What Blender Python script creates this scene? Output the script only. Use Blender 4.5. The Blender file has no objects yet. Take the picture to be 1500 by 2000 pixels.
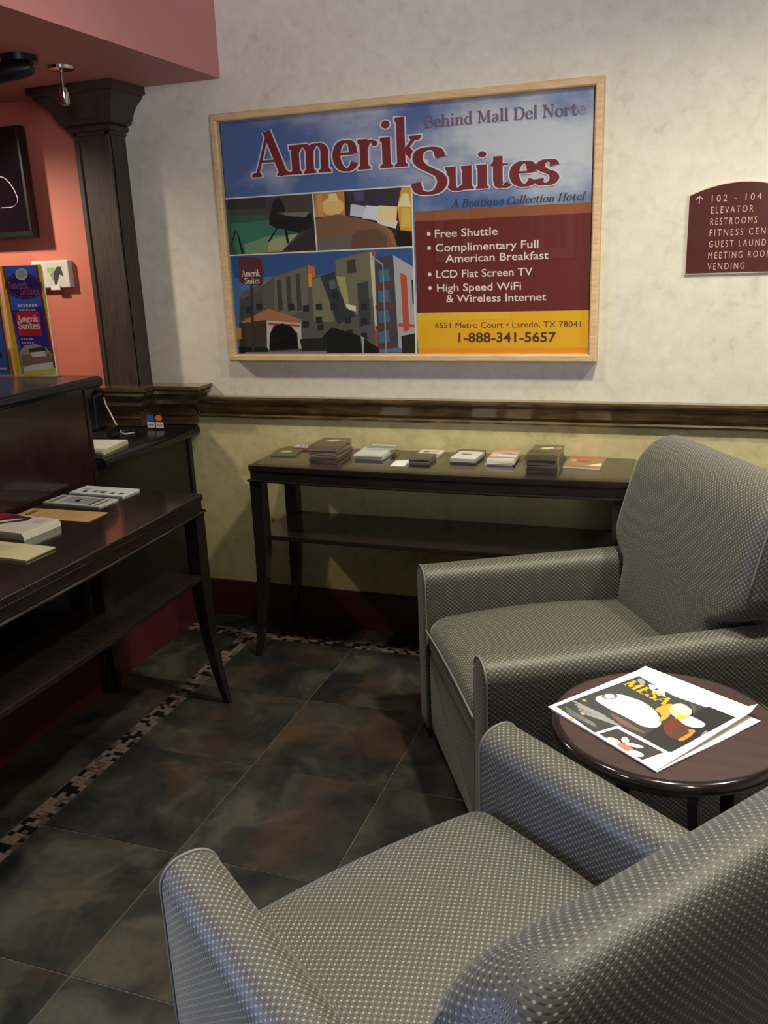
import bpy, bmesh, math, random
from mathutils import Vector, Matrix
random.seed(7)
S = bpy.context.scene
C = S.collection
PI = math.pi

# ---------------------------------------------------------------- camera
cd = bpy.data.cameras.new('camera'); cam = bpy.data.objects.new('camera', cd); C.objects.link(cam)
cd.sensor_fit = 'VERTICAL'; cd.sensor_height = 36.0; cd.lens = 36.0*1726.64/2000.0; cd.clip_start = 0.02
RM = ((0.9440259757, -0.0576505709, 0.3247943485), (0.3276663613, 0.2775295890, -0.9031124420), (-0.0380750942, 0.9589857866, 0.2808852939))
M = Matrix(RM).to_4x4(); M.translation = (1.2159, -3.1557, 1.4881)
cam.matrix_world = M
S.camera = cam

# ---------------------------------------------------------------- world, light, exposure
w = bpy.data.worlds.new('world'); S.world = w; w.use_nodes = True
w.node_tree.nodes['Background'].inputs[0].default_value = (0.55, 0.6, 0.75, 1)
w.node_tree.nodes['Background'].inputs[1].default_value = 0.32
S.view_settings.view_transform = 'Standard'; S.view_settings.look = 'None'
S.view_settings.exposure = 0.13; S.view_settings.gamma = 1.0; S.view_settings.use_curve_mapping = False

def spot(loc, target, watts, col, ang, blend=1.0, rad=0.06):
    l = bpy.data.lights.new('spot', 'SPOT'); l.energy = watts; l.color = col; l.spot_size = math.radians(ang); l.spot_blend = blend; l.shadow_soft_size = rad
    o = bpy.data.objects.new('spot', l); C.objects.link(o); o.location = loc
    o.rotation_euler = (Vector(target)-Vector(loc)).to_track_quat('-Z', 'Y').to_euler(); return o
def area(loc, target, watts, col, sx, sy):
    l = bpy.data.lights.new('area', 'AREA'); l.energy = watts; l.color = col; l.shape = 'RECTANGLE'; l.size = sx; l.size_y = sy
    o = bpy.data.objects.new('area', l); C.objects.link(o); o.location = loc
    o.rotation_euler = (Vector(target)-Vector(loc)).to_track_quat('-Z', 'Y').to_euler(); return o
WARM = (1.0, 0.93, 0.74); NEUT = (1.0, 0.95, 0.84); COOL = (0.62, 0.74, 1.0)
CANS = [(1.25, -1.2, 165, 140, WARM), (0.25, -1.1, 42, 140, WARM), (2.1, -0.8, 120, 140, WARM), (0.1, -2.55, 125, 76, NEUT), (1.9, -2.3, 40, 78, NEUT), (0.4, -4.7, 80, 110, NEUT), (-1.3, -4.7, 60, 110, NEUT)]
for x, y, e, a, c in CANS:
    spot((x, y, 2.72), (x, y, 0), e, c, a)
spot((-1.75, -0.7, 2.08), (-1.75, -0.7, 0), 55, (1.0, 0.82, 0.64), 164, 0.5, 0.04)      # reception can under the soffit
area((-3.5, -3.9, 1.35), (0.6, -2.2, 0.4), 20, (0.45, 0.57, 1.0), 1.2, 1.8).data.spread = math.radians(52)              # daylight from the entrance
area((2.7, -5.3, 2.0), (0.3, 0, 2.8), 11, (0.95, 0.92, 1.0), 1.2, 1.2).data.spread = math.radians(46)  # added unseen fill light, lifts the upper wall

# ---------------------------------------------------------------- material helpers
def lin(c):
    return tuple(((x/255)/12.92 if x/255 <= 0.04045 else ((x/255+0.055)/1.055)**2.4) for x in c)
def mat(name, rgb, rough=0.5, metal=0.0, spec=0.5, coat=0.0, noise=0.0, nscale=20, rgb2=None, bump=0.0, stretch=None, rnoise=0.0, sheen=0.0):
    m = bpy.data.materials.new(name); m.use_nodes = True; nt = m.node_tree; N = nt.nodes; b = N['Principled BSDF']
    b.inputs['Base Color'].default_value = (*lin(rgb), 1); b.inputs['Roughness'].default_value = rough; b.inputs['Metallic'].default_value = metal
    b.inputs['Specular IOR Level'].default_value = spec; b.inputs['Coat Weight'].default_value = coat; b.inputs['Coat Roughness'].default_value = 0.06
    if sheen: b.inputs['Sheen Weight'].default_value = sheen
    if noise or rgb2 or bump or rnoise:
        tc = N.new('ShaderNodeTexCoord'); mp = N.new('ShaderNodeMapping'); nz = N.new('ShaderNodeTexNoise')
        nt.links.new(tc.outputs['Object'], mp.inputs[0]); nt.links.new(mp.outputs[0], nz.inputs['Vector'])
        if stretch: mp.inputs['Scale'].default_value = stretch
        nz.inputs['Scale'].default_value = nscale; nz.inputs['Detail'].default_value = 6; nz.inputs['Roughness'].default_value = 0.6
        if noise or rgb2:
            r = N.new('ShaderNodeValToRGB'); nt.links.new(nz.outputs['Fac'], r.inputs[0])
            c1 = lin(rgb); c2 = lin(rgb2) if rgb2 else tuple(x*(1-noise) for x in c1)
            r.color_ramp.elements[0].position = 0.35; r.color_ramp.elements[0].color = (*c2, 1)
            r.color_ramp.elements[1].position = 0.65; r.color_ramp.elements[1].color = (*c1, 1)
            nt.links.new(r.outputs[0], b.inputs['Base Color'])
        if bump:
            bp = N.new('ShaderNodeBump'); bp.inputs['Strength'].default_value = bump; bp.inputs['Distance'].default_value = 0.002
            nt.links.new(nz.outputs['Fac'], bp.inputs['Height']); nt.links.new(bp.outputs[0], b.inputs['Normal'])
    return m

def wallpaper(name, base, dark, light):
    m = bpy.data.materials.new(name); m.use_nodes = True; nt = m.node_tree; N = nt.nodes; b = N['Principled BSDF']
    tc = N.new('ShaderNodeTexCoord')
    n1 = N.new('ShaderNodeTexNoise'); n1.inputs['Scale'].default_value = 22; n1.inputs['Detail'].default_value = 7; n1.inputs['Roughness'].default_value = 0.62; n1.inputs['Distortion'].default_value = 0.6
    n2 = N.new('ShaderNodeTexNoise'); n2.inputs['Scale'].default_value = 5; n2.inputs['Detail'].default_value = 4
    nt.links.new(tc.outputs['Object'], n1.inputs['Vector']); nt.links.new(tc.outputs['Object'], n2.inputs['Vector'])
    r = N.new('ShaderNodeValToRGB'); e = r.color_ramp.elements
    e[0].position = 0.3; e[0].color = (*lin(dark), 1); e[1].position = 0.68; e[1].color = (*lin(light), 1)
    k = e.new(0.45); k.color = (*lin(base), 1)
    ad = N.new('ShaderNodeMath'); ad.operation = 'MULTIPLY_ADD'; ad.inputs[1].default_value = 0.35; 
    sb = N.new('ShaderNodeMath'); sb.operation = 'MULTIPLY'; sb.inputs[1].default_value = 0.67
    nt.links.new(n1.outputs['Fac'], sb.inputs[0]); nt.links.new(n2.outputs['Fac'], ad.inputs[0]); nt.links.new(sb.outputs[0], ad.inputs[2])
    nt.links.new(ad.outputs[0], r.inputs[0]); nt.links.new(r.outputs[0], b.inputs['Base Color'])
    b.inputs['Roughness'].default_value = 0.6; b.inputs['Specular IOR Level'].default_value = 0.3
    bp = N.new('ShaderNodeBump'); bp.inputs['Strength'].default_value = 0.25; bp.inputs['Distance'].default_value = 0.001
    nt.links.new(n1.outputs['Fac'], bp.inputs['Height']); nt.links.new(bp.outputs[0], b.inputs['Normal'])
    return m

def print_mat(name='print_ink', rough=0.35, coat=0.0):
    m = bpy.data.materials.new(name); m.use_nodes = True; nt = m.node_tree; b = nt.nodes['Principled BSDF']
    a = nt.nodes.new('ShaderNodeVertexColor'); a.layer_name = 'Col'
    nt.links.new(a.outputs[0], b.inputs['Base Color']); b.inputs['Roughness'].default_value = rough; b.inputs['Coat Weight'].default_value = coat
    return m

def fabric_mat():
    """taupe upholstery with staggered rows of small pale dashes; UVs are in metres"""
    m = bpy.data.materials.new('dotted_upholstery'); m.use_nodes = True; nt = m.node_tree; N = nt.nodes; L = nt.links; b = N['Principled BSDF']
    uv = N.new('ShaderNodeUVMap'); uv.uv_map = 'UVMap'; sp = N.new('ShaderNodeSeparateXYZ'); L.new(uv.outputs[0], sp.inputs[0])
    def mth(op, a, b_=None, c=None):
        n = N.new('ShaderNodeMath'); n.operation = op
        for i, v in enumerate((a, b_, c)):
            if v is None: continue
            if isinstance(v, (int, float)): n.inputs[i].default_value = v
            else: L.new(v, n.inputs[i])
        return n.outputs[0]
    PX, PY = 0.0128, 0.0070
    def dots(ou, ov, rx, ry):
        v = mth('DIVIDE', mth('ADD', sp.outputs[1], ov), PY); row = mth('FLOOR', v); fv = mth('SUBTRACT', mth('FRACT', v), 0.5)
        odd = mth('MULTIPLY', mth('MODULO', mth('ABSOLUTE', row), 2.0), 0.5)
        u = mth('ADD', mth('DIVIDE', mth('ADD', sp.outputs[0], ou), PX), odd); fu = mth('SUBTRACT', mth('FRACT', u), 0.5)
        d = mth('ADD', mth('POWER', mth('ABSOLUTE', mth('DIVIDE', fu, rx)), 2.0), mth('POWER', mth('ABSOLUTE', mth('DIVIDE', fv, ry)), 2.0))
        n = N.new('ShaderNodeMapRange'); n.interpolation_type = 'SMOOTHSTEP'; n.inputs['From Min'].default_value = 1.3; n.inputs['From Max'].default_value = 0.3
        L.new(d, n.inputs['Value']); return n.outputs[0]
    light = dots(0.0, 0.0, 0.15, 0.24); dark = dots(0.0064, 0.0, 0.3, 0.24)
    m1 = N.new('ShaderNodeMix'); m1.data_type = 'RGBA'; m1.inputs['A'].default_value = (*lin((78, 75, 67)), 1); m1.inputs['B'].default_value = (*lin((48, 46, 42)), 1); L.new(dark, m1.inputs['Factor'])
    m2 = N.new('ShaderNodeMix'); m2.data_type = 'RGBA'; L.new(m1.outputs['Result'], m2.inputs['A']); m2.inputs['B'].default_value = (*lin((144, 146, 134)), 1); L.new(light, m2.inputs['Factor'])
    L.new(m2.outputs['Result'], b.inputs['Base Color'])
    b.inputs['Roughness'].default_value = 0.52; b.inputs['Specular IOR Level'].default_value = 0.55
    b.inputs['Sheen Weight'].default_value = 0.25; b.inputs['Sheen Roughness'].default_value = 0.4; b.inputs['Sheen Tint'].default_value = (0.85, 0.9, 0.85, 1)
    bp = N.new('ShaderNodeBump'); bp.inputs['Strength'].default_value = 0.5; bp.inputs['Distance'].default_value = 0.0006
    L.new(mth('SUBTRACT', light, mth('MULTIPLY', dark, 0.6)), bp.inputs['Height']); L.new(bp.outputs[0], b.inputs['Normal'])
    return m

def tile_mat():
    m = bpy.data.materials.new('slate_tile'); m.use_nodes = True; nt = m.node_tree; N = nt.nodes; L = nt.links; b = N['Principled BSDF']
    tc = N.new('ShaderNodeTexCoord'); oi = N.new('ShaderNodeObjectInfo'); sc = N.new('ShaderNodeVectorMath'); sc.operation = 'ADD'
    mu = N.new('ShaderNodeMath'); mu.operation = 'MULTIPLY'; mu.inputs[1].default_value = 37.0; L.new(oi.outputs['Random'], mu.inputs[0])
    L.new(tc.outputs['Object'], sc.inputs[0]); L.new(mu.outputs[0], sc.inputs[1])
    def nz(s, d, dist=0.0):
        n = N.new('ShaderNodeTexNoise'); n.inputs['Scale'].default_value = s; n.inputs['Detail'].default_value = d; n.inputs['Distortion'].default_value = dist; L.new(sc.outputs[0], n.inputs['Vector']); return n
    a = nz(5.0, 8, 0.8); c = nz(3.0, 5, 0.3); f = nz(40, 6)
    r = N.new('ShaderNodeValToRGB'); e = r.color_ramp.elements; e[0].position = 0.36; e[0].color = (*lin((30, 32, 32)), 1); e[1].position = 0.66; e[1].color = (*lin((76, 72, 63)), 1)
    k = e.new(0.5); k.color = (*lin((48, 48, 44)), 1); L.new(a.outputs['Fac'], r.inputs[0])
    q = N.new('ShaderNodeMapRange'); q.inputs['From Min'].default_value = 0.52; q.inputs['From Max'].default_value = 0.72; q.inputs['To Max'].default_value = 0.75; L.new(c.outputs['Fac'], q.inputs['Value'])
    mx = N.new('ShaderNodeMix'); mx.data_type = 'RGBA'; L.new(q.outputs[0], mx.inputs['Factor']); L.new(r.outputs[0], mx.inputs['A']); mx.inputs['B'].default_value = (*lin((84, 60, 46)), 1)
    m3 = N.new('ShaderNodeMix'); m3.data_type = 'RGBA'; m3.blend_type = 'MULTIPLY'; m3.inputs['Factor'].default_value = 0.5; L.new(mx.outputs['Result'], m3.inputs['A']); L.new(f.outputs['Fac'], m3.inputs['B'])
    L.new(m3.outputs['Result'], b.inputs['Base Color']); b.inputs['Roughness'].default_value = 0.42; b.inputs['Specular IOR Level'].default_value = 0.4
    bp = N.new('ShaderNodeBump'); bp.inputs['Strength'].default_value = 0.4; bp.inputs['Distance'].default_value = 0.002; L.new(a.outputs['Fac'], bp.inputs['Height']); L.new(bp.outputs[0], b.inputs['Normal'])
    return m

def sky_print():
    m = bpy.data.materials.new('cloud_print'); m.use_nodes = True; nt = m.node_tree; N = nt.nodes; L = nt.links; b = N['Principled BSDF']
    tc = N.new('ShaderNodeTexCoord'); mp = N.new('ShaderNodeMapping'); mp.inputs['Scale'].default_value = (1, 1.5, 1); mp.inputs['Location'].default_value = (3.1, 1.7, 0)
    n = N.new('ShaderNodeTexNoise'); n.inputs['Scale'].default_value = 2.6; n.inputs['Detail'].default_value = 7; n.inputs['Roughness'].default_value = 0.55
    L.new(tc.outputs['Object'], mp.inputs[0]); L.new(mp.outputs[0], n.inputs['Vector'])
    # clouds thicken to the right of the print, clear blue low under the headline
    sp = N.new('ShaderNodeSeparateXYZ'); L.new(tc.outputs['Object'], sp.inputs[0])
    mr = N.new('ShaderNodeMapRange'); mr.inputs['From Min'].default_value = -0.7; mr.inputs['From Max'].default_value = 0.7; mr.inputs['To Min'].default_value = -0.05; mr.inputs['To Max'].default_value = 0.11; L.new(sp.outputs[0], mr.inputs['Value'])
    ml = N.new('ShaderNodeMapRange'); ml.inputs['From Min'].default_value = 0.1; ml.inputs['From Max'].default_value = 0.25; ml.inputs['To Min'].default_value = -0.1; ml.inputs['To Max'].default_value = 0.0; L.new(sp.outputs[1], ml.inputs['Value'])
    ad = N.new('ShaderNodeMath'); ad.operation = 'ADD'; L.new(n.outputs['Fac'], ad.inputs[0]); L.new(mr.outputs[0], ad.inputs[1])
    a2 = N.new('ShaderNodeMath'); a2.operation = 'ADD'; L.new(ad.outputs[0], a2.inputs[0]); L.new(ml.outputs[0], a2.inputs[1])
    r = N.new('ShaderNodeValToRGB'); e = r.color_ramp.elements; e[0].position = 0.42; e[0].color = (*lin((84, 110, 164)), 1); e[1].position = 0.66; e[1].color = (*lin((200, 203, 214)), 1)
    k = e.new(0.52); k.color = (*lin((136, 148, 184)), 1)
    L.new(a2.outputs[0], r.inputs[0]); L.new(r.outputs[0], b.inputs['Base Color']); b.inputs['Roughness'].default_value = 0.4
    return m

def glass_mat(name='clear_pane', strength=1.0, rough=0.0):
    m = bpy.data.materials.new(name); m.use_nodes = True; nt = m.node_tree; N = nt.nodes; L = nt.links
    for n in list(N):
        if n.type != 'OUTPUT_MATERIAL': N.remove(n)
    t = N.new('ShaderNodeBsdfTransparent'); g = N.new('ShaderNodeBsdfGlossy'); g.inputs['Roughness'].default_value = rough; t.inputs[0].default_value = (0.97, 0.98, 0.97, 1)
    f = N.new('ShaderNodeFresnel'); f.inputs[0].default_value = 1.55; mu = N.new('ShaderNodeMath'); mu.operation = 'MULTIPLY'; mu.inputs[1].default_value = strength; ge = N.new('ShaderNodeNewGeometry'); iv = N.new('ShaderNodeMath'); iv.operation = 'SUBTRACT'; iv.inputs[0].default_value = 1.0; L.new(ge.outputs['Backfacing'], iv.inputs[1])
    m2 = N.new('ShaderNodeMath'); m2.operation = 'MULTIPLY'; L.new(f.outputs[0], m2.inputs[0]); L.new(iv.outputs[0], m2.inputs[1]); L.new(m2.outputs[0], mu.inputs[0])
    x = N.new('ShaderNodeMixShader'); L.new(mu.outputs[0], x.inputs[0]); L.new(t.outputs[0], x.inputs[1]); L.new(g.outputs[0], x.inputs[2])
    L.new(x.outputs[0], [n for n in N if n.type == 'OUTPUT_MATERIAL'][0].inputs[0]); return m

def emis(name, col, s):
    m = bpy.data.materials.new(name); m.use_nodes = True; b = m.node_tree.nodes['Principled BSDF']
    b.inputs['Emission Color'].default_value = (*col, 1); b.inputs['Emission Strength'].default_value = s; return m

WALL_UP = wallpaper('cream_wallpaper', (205, 201, 186), (184, 180, 166), (216, 213, 200))
WALL_LOW = wallpaper('straw_wallpaper', (190, 180, 132), (160, 150, 104), (206, 198, 154))
CORAL = mat('coral_paint', (204, 118, 98), 0.55, noise=0.06, nscale=3)
ROSE = mat('rose_soffit_paint', (196, 132, 130), 0.6, noise=0.06, nscale=3)
REDBASE = mat('maroon_baseboard', (80, 30, 37), 0.4, noise=0.15, nscale=8)
WOOD = mat('espresso_wood', (40, 30, 28), 0.16, coat=0.5, rgb2=(27, 21, 20), nscale=14, stretch=(8, 1, 8))
WOODM = mat('mahogany_panel', (44, 24, 26), 0.22, coat=0.3, rgb2=(30, 16, 18), nscale=10, stretch=(6, 6, 1))
TRIM = mat('walnut_trim', (104, 84, 50), 0.2, coat=0.6, rgb2=(62, 48, 28), nscale=9, stretch=(1, 8, 8))
COLM = mat('walnut_column', (70, 58, 48), 0.5, rgb2=(52, 43, 36), nscale=9, stretch=(8, 8, 1))
GRANITE = mat('black_granite', (26, 26, 27), 0.26, coat=0.05, rgb2=(12, 12, 13), nscale=220)
PINE = mat('pine_frame', (212, 184, 144), 0.4, rgb2=(192, 158, 114), nscale=8, stretch=(1.5, 12, 12))
CHROME = mat('chrome', (210, 208, 200), 0.15, 1.0)
BLACK = mat('black_plastic', (18, 18, 20), 0.35)
SCREEN = mat('dark_screen', (22, 16, 24), 0.12, coat=0.5)
WHITEP = mat('white_plastic', (214, 212, 202), 0.4)
CABLEW = mat('pale_cable', (190, 186, 176), 0.5)
GROUT = mat('grey_grout', (92, 88, 80), 0.8, noise=0.2, nscale=30)
TILE = tile_mat()
MOSD = mat('mosaic_black', (22, 22, 24), 0.25); MOSL = mat('mosaic_taupe', (116, 100, 92), 0.4, noise=0.25, nscale=30); MOSM = mat('mosaic_brown', (88, 70, 62), 0.4, noise=0.25, nscale=30)
FABRIC = fabric_mat(); PIPING = mat('grey_piping', (112, 112, 108), 0.6); THREAD = mat('foot_black', (20, 18, 17), 0.4)
INK = print_mat(); INKG = print_mat('gloss_print', 0.28, 0.3)
ROUNDTOP = mat('brown_laminate', (66, 47, 45), 0.45, rgb2=(56, 39, 38), nscale=6, stretch=(1, 10, 1)); RIM = mat('black_rim', (30, 24, 24), 0.14, coat=0.6)
PAPER = mat('paper_white', (226, 224, 220), 0.6); PAPERC = mat('paper_cream', (214, 204, 176), 0.6)
PANE = glass_mat('clear_pane', 1.6); ACRYL = glass_mat('clear_acrylic', 1.0, 0.02); BAGM = glass_mat('plastic_bag', 2.0, 0.2)
SIGNM = mat('brown_sign', (86, 48, 44), 0.14, coat=0.6, rgb2=(74, 42, 40), nscale=5); SIGNEDGE = mat('pale_edge', (206, 186, 164), 0.4)
CEIL = mat('ceiling_white', (190, 188, 182), 0.8)
FRONTW = mat('terracotta_paint', (146, 96, 74), 0.7)

# ---------------------------------------------------------------- object helpers
def link(name, me, mats, parent=None, loc=None, rot=None):
    o = bpy.data.objects.new(name, me)
    for m in (mats if isinstance(mats, (list, tuple)) else [mats]): me.materials.append(m)
    C.objects.link(o)
    if parent: o.parent = parent
    if loc: o.location = loc
    if rot: o.rotation_euler = rot
    return o
def tag(o, label=None, cat=None, group=None, kind=None):
    if label: o['label'] = label
    if cat: o['category'] = cat
    if group: o['group'] = group
    if kind: o['kind'] = kind
    return o
def empty(name, loc=(0, 0, 0), rz=0, label=None, cat=None, group=None):
    o = bpy.data.objects.new(name, None); C.objects.link(o); o.empty_display_size = 0.05
    o.location = loc; o.rotation_euler = (0, 0, rz); return tag(o, label, cat, group)
def mesh(vs, fs, smooth=False, name='m', mi=None):
    me = bpy.data.meshes.new(name); me.from_pydata([tuple(v) for v in vs], [], fs)
    if smooth: me.polygons.foreach_set('use_smooth', [True]*len(me.polygons))
    if mi: me.polygons.foreach_set('material_index', mi)
    me.update(); return me
class MB:
    def __init__(s): s.v = []; s.f = []; s.mi = []
    def add(s, vs, fs, mi=0):
        n = len(s.v); s.v += [tuple(v) for v in vs]; s.f += [tuple(i+n for i in f) for f in fs]; s.mi += [mi]*len(fs)
    def box(s, a, b, mi=0, ch=0.0):
        x0, y0, z0 = (min(a[i], b[i]) for i in range(3)); x1, y1, z1 = (max(a[i], b[i]) for i in range(3))
        if ch <= 0:
            s.add([(x0,y0,z0),(x1,y0,z0),(x1,y1,z0),(x0,y1,z0),(x0,y0,z1),(x1,y0,z1),(x1,y1,z1),(x0,y1,z1)], [(0,3,2,1),(4,5,6,7),(0,1,5,4),(1,2,6,5),(2,3,7,6),(3,0,4,7)], mi)
        else:
            bm = bmesh.new(); bmesh.ops.create_cube(bm, size=1)
            for v in bm.verts: v.co = Vector(((x0+x1)/2+v.co.x*(x1-x0), (y0+y1)/2+v.co.y*(y1-y0), (z0+z1)/2+v.co.z*(z1-z0)))
            bmesh.ops.bevel(bm, geom=list(bm.edges), offset=ch, segments=2, affect='EDGES', profile=0.5)
            bm.verts.ensure_lookup_table(); s.add([v.co.copy() for v in bm.verts], [[v.index for v in f.verts] for f in bm.faces], mi); bm.free()
    def prism(s, pts, z0, z1, mi=0):
        n = len(pts)
        s.add([(x, y, z0) for x, y in pts]+[(x, y, z1) for x, y in pts], [tuple(range(n-1, -1, -1)), tuple(range(n, 2*n))]+[(i, (i+1) % n, n+(i+1) % n, n+i) for i in range(n)], mi)
    def lathe(s, prof, cx=0, cy=0, n=32, mi=0):
        vs = []; fs = []; k = len(prof)
        for i in range(n):
            a = 2*PI*i/n
            for r, z in prof: vs.append((cx+r*math.cos(a), cy+r*math.sin(a), z))
        for i in range(n):
            for j in range(k-1):
                A = i*k+j; B = ((i+1) % n)*k+j; fs.append((A, B, B+1, A+1))
        s.add(vs, fs, mi)
    def tube(s, pts, r, n=8, mi=0, radii=None):
        pts = [Vector(p) for p in pts]; vs = []; fs = []; up = Vector((0, 0, 1))
        for i, p in enumerate(pts):
            d = (pts[min(i+1, len(pts)-1)]-pts[max(i-1, 0)]).normalized()
            a = d.cross(up); a = a.normalized() if a.length > 0.05 else d.cross(Vector((1, 0, 0))).normalized(); b = d.cross(a)
            rr = radii[i] if radii else r
            for k in range(n): t = 2*PI*k/n; vs.append(p+a*rr*math.cos(t)+b*rr*math.sin(t))
        for i in range(len(pts)-1):
            for k in range(n): fs.append((i*n+k, i*n+(k+1) % n, (i+1)*n+(k+1) % n, (i+1)*n+k))
        fs += [tuple(range(n-1, -1, -1)), tuple((len(pts)-1)*n+k for k in range(n))]
        s.add(vs, fs, mi)
    def build(s, name, mats, parent=None, smooth=False, bevel=0.0, loc=None, rot=None, seg=2, angle=None):
        me = mesh(s.v, s.f, smooth, name, s.mi)
        bm = bmesh.new(); bm.from_mesh(me); bmesh.ops.recalc_face_normals(bm, faces=bm.faces); bm.to_mesh(me); bm.free()
        o = link(name, me, mats, parent, loc, rot)
        if angle: me.set_sharp_from_angle(angle=math.radians(angle))
        if bevel:
            b = o.modifiers.new('bevel', 'BEVEL'); b.width = bevel; b.segments = seg; b.limit_method = 'ANGLE'; b.angle_limit = math.radians(40)
        return o
def sweep(path, prof, closed=False):
    """path: 2D points, profile (offset to the right of travel, z); mitred"""
    vs = []; fs = []; n = len(path); k = len(prof)
    for i, p in enumerate(path):
        p = Vector(p)
        a = Vector(path[i-1]) if (i > 0 or closed) else None; b = Vector(path[(i+1) % n]) if (i < n-1 or closed) else None
        d1 = (p-a).normalized() if a is not None else (b-p).normalized(); d2 = (b-p).normalized() if b is not None else d1
        n1 = Vector((d1.y, -d1.x)); n2 = Vector((d2.y, -d2.x)); m = (n1+n2); m = m/ max(0.2, m.dot(n1))
        for o, z in prof: vs.append((p.x+m.x*o, p.y+m.y*o, z))
    for i in range(n if closed else n-1):
        for j in range(k-1):
            A = i*k+j; B = ((i+1) % n)*k+j; fs.append((A, B, B+1, A+1))
    if not closed: fs += [tuple(range(k)), tuple(range((n-1)*k+k-1, (n-1)*k-1, -1))]
    return vs, fs
def loft(rings, uvs=True, cap=True):
    """rings of equal count (closed); returns a smooth mesh with arc-length UVs in metres"""
    n = len(rings[0]); vs = [v for r in rings for v in r]; fs = []
    vacc = [0.0]
    for i in range(1, len(rings)): vacc.append(vacc[-1]+max((Vector(rings[i][k])-Vector(rings[i-1][k])).length for k in range(0, n, max(1, n//8))))
    mid = rings[len(rings)//2]; uacc = [0.0]
    for k in range(n): uacc.append(uacc[-1]+(Vector(mid[(k+1) % n])-Vector(mid[k])).length)
    uv = []
    for i in range(len(rings)-1):
        for k in range(n):
            fs.append((i*n+k, i*n+(k+1) % n, (i+1)*n+(k+1) % n, (i+1)*n+k)); uv += [(uacc[k], vacc[i]), (uacc[k+1], vacc[i]), (uacc[k+1], vacc[i+1]), (uacc[k], vacc[i+1])]
    if cap:
        for i, rev in ((0, True), (len(rings)-1, False)):
            idx = list(range(n)); idx = idx[::-1] if rev else idx
            fs.append(tuple(i*n+k for k in idx)); R = [Vector(rings[i][k]) for k in idx]
            nrm = sum(((R[j]-R[0]).cross(R[(j+1) % n]-R[0]) for j in range(1, n-1)), Vector()).normalized()
            ax = [0, 1, 2]; ax.pop(max(range(3), key=lambda q: abs(nrm[q]))); uv += [(p[ax[0]], p[ax[1]]) for p in R]
    me = mesh(vs, fs, True, 'loft'); l = me.uv_layers.new(name='UVMap')
    for i, u in enumerate(uv): l.data[i].uv = u
    bm = bmesh.new(); bm.from_mesh(me); bmesh.ops.recalc_face_normals(bm, faces=bm.faces); bm.to_mesh(me); bm.free()
    return me
def rrect(x0, x1, y0, y1, r, n=5):
    """rounded rectangle, r may be 4 radii (x0y0, x1y0, x1y1, x0y1)"""
    r = [r]*4 if isinstance(r, (int, float)) else r; P = []
    for (cx, cy, a0, q) in ((x0+r[0], y0+r[0], PI, r[0]), (x1-r[1], y0+r[1], 1.5*PI, r[1]), (x1-r[2], y1-r[2], 0, r[2]), (x0+r[3], y1-r[3], 0.5*PI, r[3])):
        for i in range(n+1): a = a0+0.5*PI*i/n; P.append((cx+q*math.cos(a), cy+q*math.sin(a)))
    return P
def inset(P, d):
    n = len(P); out = []
    for i in range(n):
        a, b, c = Vector(P[i-1]), Vector(P[i]), Vector(P[(i+1) % n]); t = (c-a).normalized(); out.append((b.x-t.y*d, b.y+t.x*d))
    return out
def ring(x0, x1, y0, y1, r, n=6, kx=14, ky=3):
    """rounded rectangle with the same point order and count whatever its size"""
    P = rrect(x0, x1, y0, y1, r, n); out = []; m = n+1
    for c in range(4):
        out += P[c*m:(c+1)*m]; a, b = Vector(P[c*m+n]), Vector(P[((c+1) % 4)*m]); k = kx if c in (0, 2) else ky
        out += [tuple(a.lerp(b, j/k)) for j in range(1, k)]
    return out
def fine(P, step=0.05):
    out = []
    for i in range(len(P)):
        a, b = Vector(P[i]), Vector(P[(i+1) % len(P)]); k = max(1, int((b-a).length/step))
        for j in range(k): q = a.lerp(b, j/k); out.append((q.x, q.y))
    return out

# ---------------------------------------------------------------- flat print: coloured polygons and letters
def art(name, polys, parent, material=None, dz=0.00006, loc=None, rot=None, base=0.0):
    """polys: [rgb, [(u, v)...]] drawn in order, each a hair above the last"""
    vs = []; fs = []; cols = []; h = base
    for c, pts in polys:
        h += dz; n = len(vs); vs += [(u, v, h) for u, v in pts]; fs.append(tuple(range(n, n+len(pts)))); cols.append(c)
    me = mesh(vs, fs, False, name)
    bm = bmesh.new(); bm.from_mesh(me)
    for f in bm.faces:
        f.normal_update()
        if f.normal.z < 0: f.normal_flip()
    bm.to_mesh(me); bm.free()
    ca = me.color_attributes.new('Col', 'FLOAT_COLOR', 'CORNER')
    for p, c in zip(me.polygons, cols):
        for li in p.loop_indices: ca.data[li].color = (*lin(c), 1)
    return link(name, me, material or INK, parent, loc, rot)
def cr(P, n=5):
    out = []
    for i in range(len(P)-1):
        p0, p1, p2, p3 = P[max(i-1, 0)], P[i], P[i+1], P[min(i+2, len(P)-1)]
        for k in range(n):
            t = k/n; out.append(tuple(0.5*((2*p1[j])+(-p0[j]+p2[j])*t+(2*p0[j]-5*p1[j]+4*p2[j]-p3[j])*t*t+(-p0[j]+3*p1[j]-3*p2[j]+p3[j])*t**3) for j in (0, 1)))
    return out+[P[-1]]
X = 0.65
def circ(x, y, r): return [(x+r*math.cos(a*PI/6), y+r*math.sin(a*PI/6)) for a in range(12)]
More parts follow.
